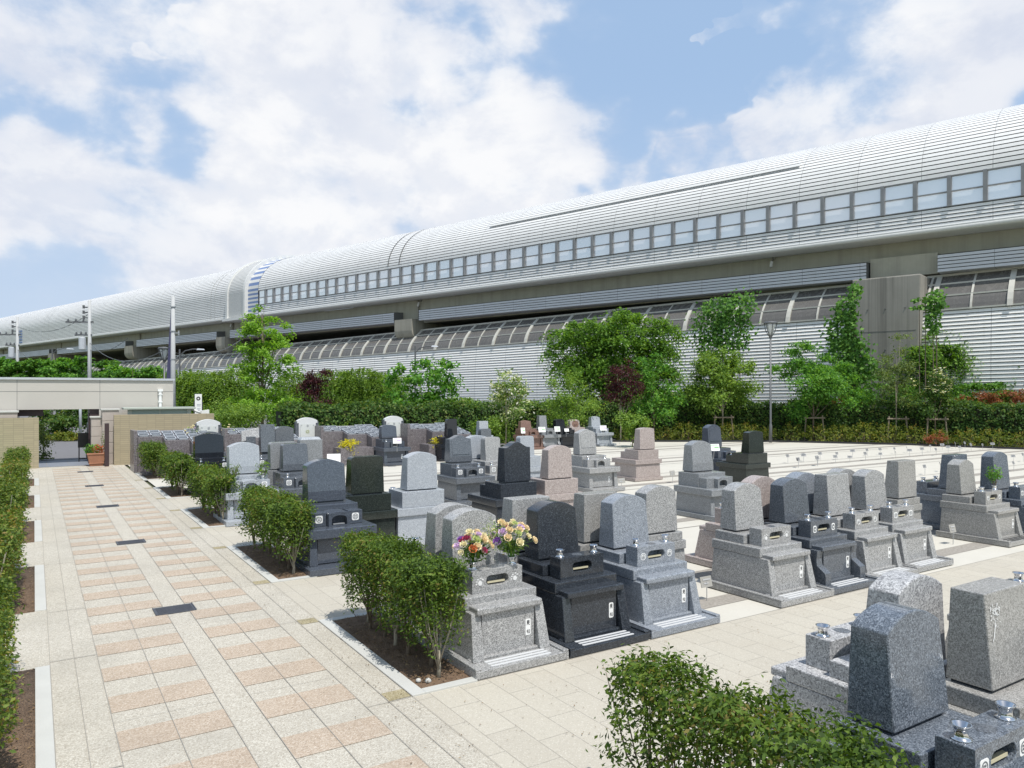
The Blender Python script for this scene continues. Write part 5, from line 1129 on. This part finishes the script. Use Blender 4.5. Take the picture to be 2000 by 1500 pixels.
def stele(x, y, label):
    r = thing('stele', label, 'stele', (x, y, 0), 0, 'white steles of the columbarium')
    mb = MB(); mb.box(-.85, .85, -.5, .4, 0, .42); mb.box(-.62, .62, -.35, .35, .42, .74); mb.hexa([(-.55, -.3, .74), (.55, -.3, .74), (.55, .3, .74), (-.55, .3, .74), (-.38, -.18, .86), (.38, -.18, .86), (.38, .18, .86), (-.38, .18, .86)]); mb.obj('pedestal', G['purple'], r, bev=.01)
    for sx in (-1, 1):
        mb = MB(); mb.box(sx * .395 - .055, sx * .395 + .055, -.09, .10, .86, 1.56); mb.obj('side_post', G['slate'], r, bev=.005)
    o = [(-.335, .86), (.335, .86), (.335, 1.50), (.40, 1.50), (.40, 1.60)] + [(.40 - .8 * k / 10, 1.60 + .12 * (1 - (1 - 2 * k / 10) ** 2)) for k in range(1, 10)] + [(-.40, 1.60), (-.40, 1.50), (-.335, 1.50)]
    mb = MB(); mb.prism([(a, -.11, b) for a, b in o], [(a, .06, b) for a, b in o]); mb.obj('white_slab', M['steleslab'], r, bev=.008)
    mb = MB(); mb.rrect(0, -.125, 1.17, .56, .60, .02, .012); gp = mb.obj('glass_panel', M['glasslamp'], r)
    mb = MB()
    for sx in (-.23, .23):
        for z in (.93, 1.42): mb.rrect(sx, -.138, z, .035, .05, .015, .006)
    mb.rrect(0, -.138, 1.40, .075, .10, .035, .004); mb.obj('fixing', M['steel'], gp)
    mb = MB()
    for k in range(10):
        a = 2 * PI * k / 10; q = .10; mb.add([(.0 + .02 * math.cos(a + 1.2), -.1385 - .0004 * k, 1.17 + .02 * math.sin(a + 1.2)), (q * .6 * math.cos(a - .16), -.1385 - .0004 * k, 1.17 + q * .6 * math.sin(a - .16)), (q * math.cos(a), -.1385 - .0004 * k, 1.17 + q * math.sin(a)), (q * .6 * math.cos(a + .16), -.1385 - .0004 * k, 1.17 + q * .6 * math.sin(a + .16))], [(0, 1, 2, 3)])
    mb.obj('flower_motif', M['motif'], gp)
    for sx in (-.62, .62):
        mb = MB(); mb.box(sx - .1, sx + .1, -.35, -.12, .42, .92); q = mb.obj('vase_block', G['purple'], r, bev=.006); vase(r, sx, -.24, .921, 1.5)
    return r

M['motif'] = plain('olive_flower_motif', (.30, .33, .10), .6)
stele(5.33, 28.9, 'white arched stele left, half hidden behind the glossy black gravestone'); stele(8.94, 28.9, 'white arched stele with an olive flower motif above the tall grey column'); stele(12.55, 28.9, 'white arched stele right, behind the slanted blue-black gravestone')
def yellowbush(x, y, z, r, lb):
    root = thing('golden_plant', lb, 'plant', (x, y, z), 0, 'golden plants by the columbarium'); p, d = inell(190, (0, 0, .12, r, r * .6, .10), .2); a, b = sprays(p, d + np.array([0, 0, .2]), .22, .5, .03, .012); leaves('foliage', L['yellow'], a, b, .06, root, .5, .5)
    mb = MB(); mb.box(-r * .8, r * .8, -.15, .15, -.02, .08); mb.obj('trough', G['purple'], root)
yellowbush(9.95, 26.95, .62, .27, 'golden yellow plant on the bench right of the tall grey column'); yellowbush(13.75, 26.95, .62, .30, 'golden yellow plant beside the far black column'); yellowbush(3.5, 26.95, .45, .35, 'golden yellow plant behind the small hedge against the tiled wall')

# ------------------------------------------------------------------ bouquets and sprigs
def bloommesh(r=.03):
    mb = MB()
    for ring, (nr, el) in enumerate(((7, .1), (7, .55), (5, 1.0), (3, 1.4))):
        for k in range(nr):
            a = 2 * PI * (k + .5 * ring) / nr + random.uniform(-.2, .2); c = Vector((math.cos(a) * math.cos(el), math.sin(a) * math.cos(el), math.sin(el))) * r * (1 - .1 * ring); t = Vector((-math.sin(a), math.cos(a), 0)) * r * .55; u = (c.normalized().cross(t)).normalized() * r * .45 * (1 + .3 * random.random())
            mb.add([c * .5, c * .85 + t * .8 + u * .3, c * 1.05 + u, c * .85 - t * .8 + u * .3], [(0, 1, 2, 3)])
    return mb
def fm(name, c): return plain(name, c, .75, var=.15, sc=60)
FL = dict(peach=fm('peach_petal', (.86, .70, .44)), cream=fm('cream_petal', (.86, .78, .50)), crimson=fm('crimson_petal', (.40, .05, .12)), purple=fm('purple_petal', (.25, .10, .38)), lilac=fm('lilac_petal', (.70, .52, .72)), orange=fm('orange_petal', (.62, .20, .07)), green=fm('lime_petal', (.55, .62, .25)))
BLM = {}
def bouquet(x, y, z, hgt, spread, cols, label, nfill, group=None, fillm='petal', lean=0, br=.040):
    root = thing('flower_bouquet', label, 'bouquet', (x, y, z), 0, group); st = MB(); tips = []
    for i, c in enumerate(cols):
        a = 2.4 * i + random.uniform(-.3, .3); rr = spread * math.sqrt((i + .5) / len(cols)); hh = hgt * (1 - .55 * (rr / spread) ** 1.6) * random.uniform(.86, 1.05); tip = Vector((rr * math.cos(a) + lean * hh, rr * math.sin(a) * .8, hh)); tips.append(tip)
        st.tube([(0, 0, -.05), tip * .55 + Vector((0, 0, .05)), tip], [.003, .0025, .002], 4)
        if c not in BLM: BLM[c] = bloommesh(br).obj('bloom', FL[c], root); q = BLM[c]
        else: q = BLM[c].copy(); COL.objects.link(q); q.parent = root
        q.location = tip; d = (tip - Vector((0, .02, hgt * .2))).normalized(); q.rotation_euler = (d + Vector((0, -.5, .3))).to_track_quat('Z', 'Y').to_euler(); k = random.uniform(.8, 1.25); q.scale = (k, k, k)
    st.obj('stem', L['fresh'], root)
    p = np.array([t * random.uniform(.3, .85) for t in tips for _ in range(7)]); leaves('foliage', L['hedge'], p + rng.normal(0, .02, p.shape), np.tile([0, -.5, .6], (len(p), 1)), .06, root, .35, .6)
    if nfill:
        p = rng.normal(0, 1, (nfill, 3)) * np.array([.06, .05, .07]) + np.array([spread * .85 * (1 if lean >= 0 else -1), 0, hgt * .68]); leaves('spray_foliage', L['dogwood'], p, np.tile([0, -.3, .8], (nfill, 1)), .026, root, .4, .8)
P_ = 'peach'; bz = .886 + .06
bouquet(3.795, 6.70, bz, .33, .22, [P_, 'cream', 'lilac', P_, 'crimson', 'cream', P_, 'green', P_, 'crimson', P_, 'cream', 'cream', P_, 'purple', P_, P_, 'lilac', P_, 'green', 'orange', 'cream', P_, 'crimson', 'purple', 'cream'], 'bouquet of peach, cream and crimson flowers in the left vase', 120, 'bouquets on the light speckled gravestone', lean=.05)
bouquet(4.265, 6.70, bz, .42, .26, ['cream', P_, 'green', 'cream', P_, 'lilac', 'cream', P_, P_, 'cream', P_, 'crimson', 'lilac', P_, 'cream', 'green', P_, 'lilac', 'cream', 'cream', P_, 'green', P_, 'cream', 'lilac', 'purple', P_, 'cream'], 'taller bouquet of peach and lilac flowers with white filler in the right vase', 420, 'bouquets on the light speckled gravestone', lean=-.06)
def sprig(x, y, z, h_, r, n, leaf, label, m='fresh', aspect=.4):
    root = thing('green_sprig', label, 'sprig', (x, y, z), 0, 'green sprigs in vases'); p, d = inell(n, (0, 0, h_ * .6, r, r, h_ * .45), .1); leaves('foliage', L[m], p, d + np.array([0, 0, .4]), leaf, root, aspect, .6)
    mb = MB()
    for k in range(6): a = k * 1.05; mb.tube([(0, 0, -.05), (r * .6 * math.cos(a), r * .6 * math.sin(a), h_ * .8)], [.005, .003], 4)
    mb.obj('stem', M['bark'], root)
sprig(15.085, 6.96, .94, .40, .15, 260, .055, 'round green sprig in the right vase of the narrow warm grey gravestone')
sprig(3.53, 16.31, .90, .30, .12, 40, .16, 'thin green leaves with small white buds in the pale grey gravestone left vase', 'grey', .12)
sprig(4.11, 16.31, .90, .32, .16, 46, .22, 'long green blades in the pale grey gravestone right vase', 'feather', .10)
for x, lb in ((4.72, 'white and yellow flowers left of the left white stele'), (5.94, 'white and yellow flowers right of the left white stele')):
    bouquet(x, 28.6, 1.0, .55, .26, ['cream', 'green', 'cream', 'lilac', 'cream', 'green', 'cream', 'cream'], lb, 120, 'flowers at the left stele', br=.06)
# ------------------------------------------------------------------ cards on stones, plot number plates
def card(u, v, d, w, h_, label, rest, tint=None):
    p = at(u, d, v); root = thing('price_card', label, 'card', (p.x, p.y, p.z - h_ / 2), -R(18), 'white cards on sample stones')
    mb = MB(); mb.hexa([(-w / 2, -.004, 0), (w / 2, -.004, 0), (w / 2, .004, 0), (-w / 2, .004, 0), (-w / 2, h_ * .35 - .004, h_), (w / 2, h_ * .35 - .004, h_), (w / 2, h_ * .35 + .004, h_), (-w / 2, h_ * .35 + .004, h_)]); bd = mb.obj('board', M['white'], root)
    if tint is not None:
        mb = MB()
        for k, (a, b, q) in enumerate(((-.40, .38, .80), (-.05, .42, .52), (-.05, .42, .40))): mb.hexa([(w * a, h_ * .35 * q - .0075, h_ * q), (w * b, h_ * .35 * q - .0075, h_ * q), (w * b, h_ * .35 * q - .005, h_ * q), (w * a, h_ * .35 * q - .005, h_ * q), (w * a, h_ * .35 * (q + .09) - .0075, h_ * (q + .09)), (w * b, h_ * .35 * (q + .09) - .0075, h_ * (q + .09)), (w * b, h_ * .35 * (q + .09) - .005, h_ * (q + .09)), (w * a, h_ * .35 * (q + .09) - .005, h_ * (q + .09))])
        mb.obj('print', tint, bd)
    if rest > 0: mb = MB(); mb.tube([(0, .05, h_ * .4), (0, .10, -rest)], .008, 5); mb.obj('stand', M['steel'], root)
M['tintg'] = plain('green_print', (.25, .55, .22), .6); M['tintp'] = plain('violet_print', (.42, .30, .60), .6); M['tintk'] = plain('grey_print', (.45, .45, .45), .6)
card(1397, 874, 21.5, .30, .19, 'white card with green print on the dark slanted gravestone', .25, M['tintg'])
card(776, 861, 27.0, .30, .19, 'white card with violet print on the slanted blue-black gravestone', .30, M['tintp'])
card(1022, 841, 35.2, .20, .26, 'white card on the brown gravestone of the farthest row', .25, M['tintg']); card(1059, 839, 35.6, .34, .24, 'white card on the tall grey column gravestone of the farthest row', .25, M['tintg']); card(1089, 838, 36.1, .28, .24, 'white card on the black gravestone of the farthest row', .25, M['tintg'])
card(1179, 836, 37.0, .34, .24, 'white card with violet print beside the last pale gravestone of the farthest row', .5, M['tintp'])
card(652, 897, 20.5, .36, .28, 'blank white card standing behind the dark green flat-topped gravestone', .45)
card(1107, 840, 36.0, .22, .14, 'small folded white card in front of the pink oval gravestone', .25)
mk0 = None
M['plategrey'] = plain('weathered_plate', (.34, .33, .30), .7)
def marker(u, v, w=.20, h_=.10, st=.20, label='small grey plot number plate on a thin stake among the pale empty plots', group='plot number plates', big=False):
    """v is the foot of the stake"""
    global mk0
    p = gnd(u, v)
    if mk0 is None or big:
        r = thing('plot_marker', label, 'marker', p, 0, group)
        mb = MB(); mb.hexa([(-w / 2, -.004, st), (w / 2, -.004, st), (w / 2, .004, st), (-w / 2, .004, st), (-w / 2, .03, st + h_), (w / 2, .03, st + h_), (w / 2, .038, st + h_), (-w / 2, .038, st + h_)]); bd = mb.obj('plate', M['offwhite' if 'off-white' in label else 'plategrey' if big else 'capmetal2'], r)
        mb = MB()
        for (a, b, q) in ((-.32, .35, .66), (-.25, .15, .30)): mb.hexa([(w * a, .03 * q - .008, st + h_ * q), (w * b, .03 * q - .008, st + h_ * q), (w * b, .03 * q - .006, st + h_ * q), (w * a, .03 * q - .006, st + h_ * q), (w * a, .03 * (q + .14) - .008, st + h_ * (q + .14)), (w * b, .03 * (q + .14) - .008, st + h_ * (q + .14)), (w * b, .03 * (q + .14) - .006, st + h_ * (q + .14)), (w * a, .03 * (q + .14) - .006, st + h_ * (q + .14))])
        mb.obj('number', M['tintk' if big else 'slateink'], bd)
        mb = MB(); mb.tube([(0, .004, -.02), (0, .004, st + h_ * .5)], .006, 5); mb.obj('stake', M['steel'], r)
        if not big: mk0 = r
    else: r = copy_tree(mk0); r.location = p
    if not big: r.rotation_euler = (0, 0, random.choice((-.1, .15, .1, -.2, .6, -.5))); q = random.uniform(.9, 1.2); r.scale = (q, q, q)
    return r
M['capmetal2'] = plain('grey_number_plate', (.30, .30, .30), .5)
mp = [(130, 432), (270, 424), (413, 418), (545, 398), (670, 388), (780, 380), (902, 370), (1007, 360), (1207, 348), (1307, 338), (1418, 325), (1500, 325), (85, 486), (250, 472), (400, 450), (522, 447), (655, 428), (783, 420), (912, 406), (1030, 392), (1137, 384), (1255, 386), (1357, 362), (1455, 358), (1552, 345), (1650, 335), (1735, 332), (1160, 545), (1292, 520), (1910, 440), (1995, 436), (1915, 512)]
for x, y in mp: marker(1540 + x / 4.348, 800 + y / 4.348 + 1)
for x, y in ((1735, 448), (1868, 438), (1825, 485), (1985, 470)): marker(1140 + x / 4.348, 800 + y / 4.348 + 1)
marker(754, 1112, .24, .11, .17, 'off-white plot plate with printed lines on a stake beyond the bouquet hedge', 'single plot plates', True)
marker(1381, 1172, .20, .13, .17, 'grey plot plate on a stake in the gravel gap of the first row', 'single plot plates', True)
marker(1862, 1062, .20, .14, .20, 'grey plot plate on a stake before the narrow warm grey gravestone', 'single plot plates', True)
marker(1214, 955, .28, .14, .16, 'pale plot plate on a stake beside the lone pink stone', 'single plot plates', True)
marker(1314, 943, .2, .16, .2, 'grey plot plate on a stake right of the lone pink stone', 'single plot plates', True)

# ------------------------------------------------------------------ lamps, poles, wires
def lantern(u, d, vt, label):
    s = d / FPX; b = at(u, d); zt = H + (HOR - vt) * s; r = thing('street_lamp', label, 'street lamp', (b.x, b.y, 0), 0, 'bowl street lamps'); h_ = zt - .95
    mb = MB(); mb.lathe((0, 0, 0), [(.09, 0), (.09, .9), (.075, .95), (.06, 1.0), (.05, h_)], 10); mb.obj('pole', M['lamp'], r, smooth=True)
    mb = MB(); mb.lathe((0, 0, h_), [(.05, 0), (.08, .12), (.13, .2)], 12)
    for k in range(6):
        a = k * PI / 3; mb.tube([(.11 * math.cos(a), .11 * math.sin(a), h_ + .18), (.26 * math.cos(a), .26 * math.sin(a), h_ + .5), (.33 * math.cos(a), .33 * math.sin(a), h_ + .85)], .022, 5)
    mb.lathe((0, 0, h_ + .84), [(.36, 0), (.37, .04), (.30, .10), (.05, .13)], 16); q = mb.obj('lamp_head', M['lamp'], r, smooth=False)
    mb = MB(); mb.lathe((0, 0, h_ + .2), [(.08, 0), (.14, .2), (.24, .5), (.27, .63)], 14); mb.obj('glass_bowl', M['glasslamp'], q, smooth=True); return r
lantern(1505, 40.5, 628, 'grey street lamp with a bowl lantern before the white barrier'); lantern(321, 45, 678, 'dark bowl street lamp beside the thick utility pole')
def armlamp(u, d, vt, ln, label):
    s = d / FPX; b = at(u, d); zt = H + (HOR - vt) * s; r = thing('street_lamp', label, 'street lamp', (b.x, b.y, 0), -YAW, 'curved arm street lamps')
    mb = MB(); mb.tube([(0, 0, 0), (0, 0, zt)], [.09, .06], 7); mb.obj('pole', M['lamp'], r)
    mb = MB(); mb.tube([(0, 0, zt - .5), (ln * .25, 0, zt - .12), (ln * .6, 0, zt), (ln, 0, zt)], .04, 6); mb.obj('arm', M['lamp'], r)
    mb = MB(); mb.hexa([(ln * .8, -.1, zt - .06), (ln * 1.15, -.1, zt - .06), (ln * 1.15, .1, zt - .06), (ln * .8, .1, zt - .06), (ln * .85, -.07, zt + .06), (ln * 1.1, -.07, zt + .03), (ln * 1.1, .07, zt + .03), (ln * .85, .07, zt + .06)]); mb.obj('lamp_head', M['capmetal'], r)
armlamp(351, 56, 682, 1.6, 'curved-arm street lamp right of the thick utility pole'); armlamp(102, 70, 681, 1.7, 'curved-arm street lamp above the gatehouse between two utility poles'); armlamp(811, 56, 676, 1.5, 'curved-arm street lamp behind the sparse broad-leaved tree')
def upole(u, d, vt, r0, label, gear=True):
    s = d / FPX; b = at(u, d); zt = H + (HOR - vt) * s; r = thing('utility_pole', label, 'utility pole', (b.x, b.y, 0), -YAW, 'concrete utility poles')
    mb = MB(); mb.tube([(0, 0, 0), (0, 0, zt)], [r0 * 1.25, r0 * .8], 10); mb.obj('pole', M['corbelgrey'], r, smooth=True)
    if gear:
        for k, (z, l_) in enumerate(((zt - 1.9, 2.6), (zt - 3.0, 1.6))):
            mb = MB(); mb.box(-l_ * .78, l_ * .12, -.06, .06, z, z + .13)
            for q in (-.7, -.45, -.2): mb.lathe((q * l_, 0, z + .13), [(.06, 0), (.09, .06), (.05, .22)], 7)
            mb.obj('crossarm', M['lamp'], r)
        for k in range(3): mb = MB(); mb.box(-.55, 0, -.05, .05, zt - .62 - k * .45, zt - .52 - k * .45); mb.lathe((-.5, 0, zt - .54 - k * .45), [(.09, -.14), (.10, .14)], 7); mb.obj('insulator', M['lamp'], r)
        mb = MB(); mb.lathe((-.62, 0, zt - 4.2), [(.25, 0), (.28, .05), (.28, 1.0), (.15, 1.08)], 12); mb.obj('transformer', M['capmetal'], r)
    else:
        mb = MB(); mb.box(-.1, .35, -.05, .05, zt - 2.0, zt - 1.95); mb.box(.28, .34, -.04, .04, zt - 2.1, zt - 1.85); mb.obj('crossarm', M['steel'], r)
        for z in (.6, 1.9, 3.4, 5.2, 7.0): mb = MB(); mb.lathe((0, 0, zt - z), [(r0 * 1.15, 0), (r0 * 1.15, .05)], 10); mb.obj('band', M['steel'], r)
    return Vector((b.x, b.y, zt))
M['corbelgrey'] = plain('pale_pole_concrete', (.44, .45, .45), .8, var=.08)
w1 = upole(34, 78, 619, .15, 'leftmost utility pole with crossarms above the gatehouse'); w2 = upole(175, 64, 587, .15, 'middle utility pole with transformer above the gatehouse'); w3 = upole(338, 40, 578, .12, 'rightmost and thickest utility pole beside the gatehouse end', False)
def wire(a, b, sag, label):
    mb = MB(); mb.tube([a.lerp(b, t) - Vector((0, 0, sag * 4 * t * (1 - t))) for t in np.linspace(0, 1, 14)], .022, 4); tag(mb.obj('power_cable', M['lamp']), label, 'cable', 'cables between the utility poles')
wire(w2 - Vector((0, 0, 3.6)), w3 - Vector((0, 0, 2.6)), 1.2, 'upper sagging cable between the middle and thickest utility poles'); wire(w2 - Vector((0, 0, 4.2)), at(250, 62, 660), .5, 'lower slack cable from the middle utility pole towards the viaduct'); wire(w1 - Vector((0, 0, 3.4)), w2 - Vector((0, 0, 4.4)), 1.4, 'sagging cable between the leftmost and middle utility poles')
b = at(333, 43); r = thing('banner_pole', 'slim dark furled banner leaning beside the thickest utility pole', 'banner', (b.x, b.y, 0), -YAW)
mb = MB(); mb.tube([(-.12, 0, 0), (.1, 0, 7.6)], .03, 6); mb.obj('pole', M['lamp'], r); mb = MB(); mb.hexa([(-.24, -.03, 3.2), (.02, -.03, 3.2), (.02, .03, 3.2), (-.24, .03, 3.2), (.03, -.02, 7.4), (.1, -.02, 7.4), (.1, .02, 7.4), (.03, .02, 7.4)]); mb.obj('furled_cloth', plain('navy_cloth', (.06, .06, .12), .9), r)
b = at(957, 44); r = thing('sign_post', 'thin grey post with a small plate left of the pale dogwood', 'post', (b.x, b.y, 0)); mb = MB(); mb.tube([(0, 0, 0), (0, 0, 3.1)], .05, 7); mb.obj('pole', M['steel'], r); mb = MB(); mb.box(-.12, .16, -.06, -.05, 1.9, 2.7); mb.obj('plate', M['capmetal'], r)

b = at(157, 43); r = thing('lamp_post', 'slim grey pole seen through the gate opening', 'pole', (b.x, b.y, 0)); mb = MB(); mb.tube([(0, 0, 0), (0, 0, 3.0)], [.085, .07], 9); mb.obj('pole', M['capmetal'], r, smooth=True); mb = MB(); mb.lathe((0, 0, 0), [(.14, 0), (.14, .1), (.09, .14)], 10); mb.obj('base_plate', M['steel'], r)

mm = 700; bx = []
for a, b in RB[:3]: bx.append(np.stack([rng.uniform(2.99, 3.48, mm), rng.uniform(a + .02, b - .02, mm), rng.uniform(.012, .05, mm)], 1))
for a, b in LB[1:3]: bx.append(np.stack([rng.uniform(-.5, 0, mm // 2), rng.uniform(a, b, mm // 2), rng.uniform(.008, .02, mm // 2)], 1))
L['litter'] = leafmat('fallen_leaf', [(0, (.09, .055, .03)), (.6, (.20, .13, .07)), (1, (.30, .22, .12))], .1)
q = np.concatenate(bx); o = leaves('leaf_litter', L['litter'], q, np.tile([0, 0, 1.], (len(q), 1)), .028, None, .45, .3); tag(o, 'brown fallen leaves scattered on the soil of the planting beds', 'leaf litter', kind='stuff')
mm = 260; q = np.concatenate([np.stack([2.83 - np.abs(rng.normal(0, .25, mm)), rng.uniform(2, 14, mm), np.full(mm, .012)], 1), np.stack([rng.uniform(2.9, 9, mm), rng.uniform(4.2, 6.0, mm), np.full(mm, .006)], 1)]); o = leaves('leaf_litter', L['litter'], q, np.tile([0, 0, 1.], (len(q), 1)), .02, None, .45, .15); tag(o, 'few tiny dry leaves blown over the paving', 'leaf litter', kind='stuff')

wire(w1 - Vector((0, 0, 1.0)), w2 - Vector((0, 0, 1.1)), 1.0, 'top cable between the leftmost and middle utility poles'); wire(w3 - Vector((0, 0, 3.0)), at(470, 50, 664), .5, 'slack cable from the thickest utility pole towards the tall slender tree')
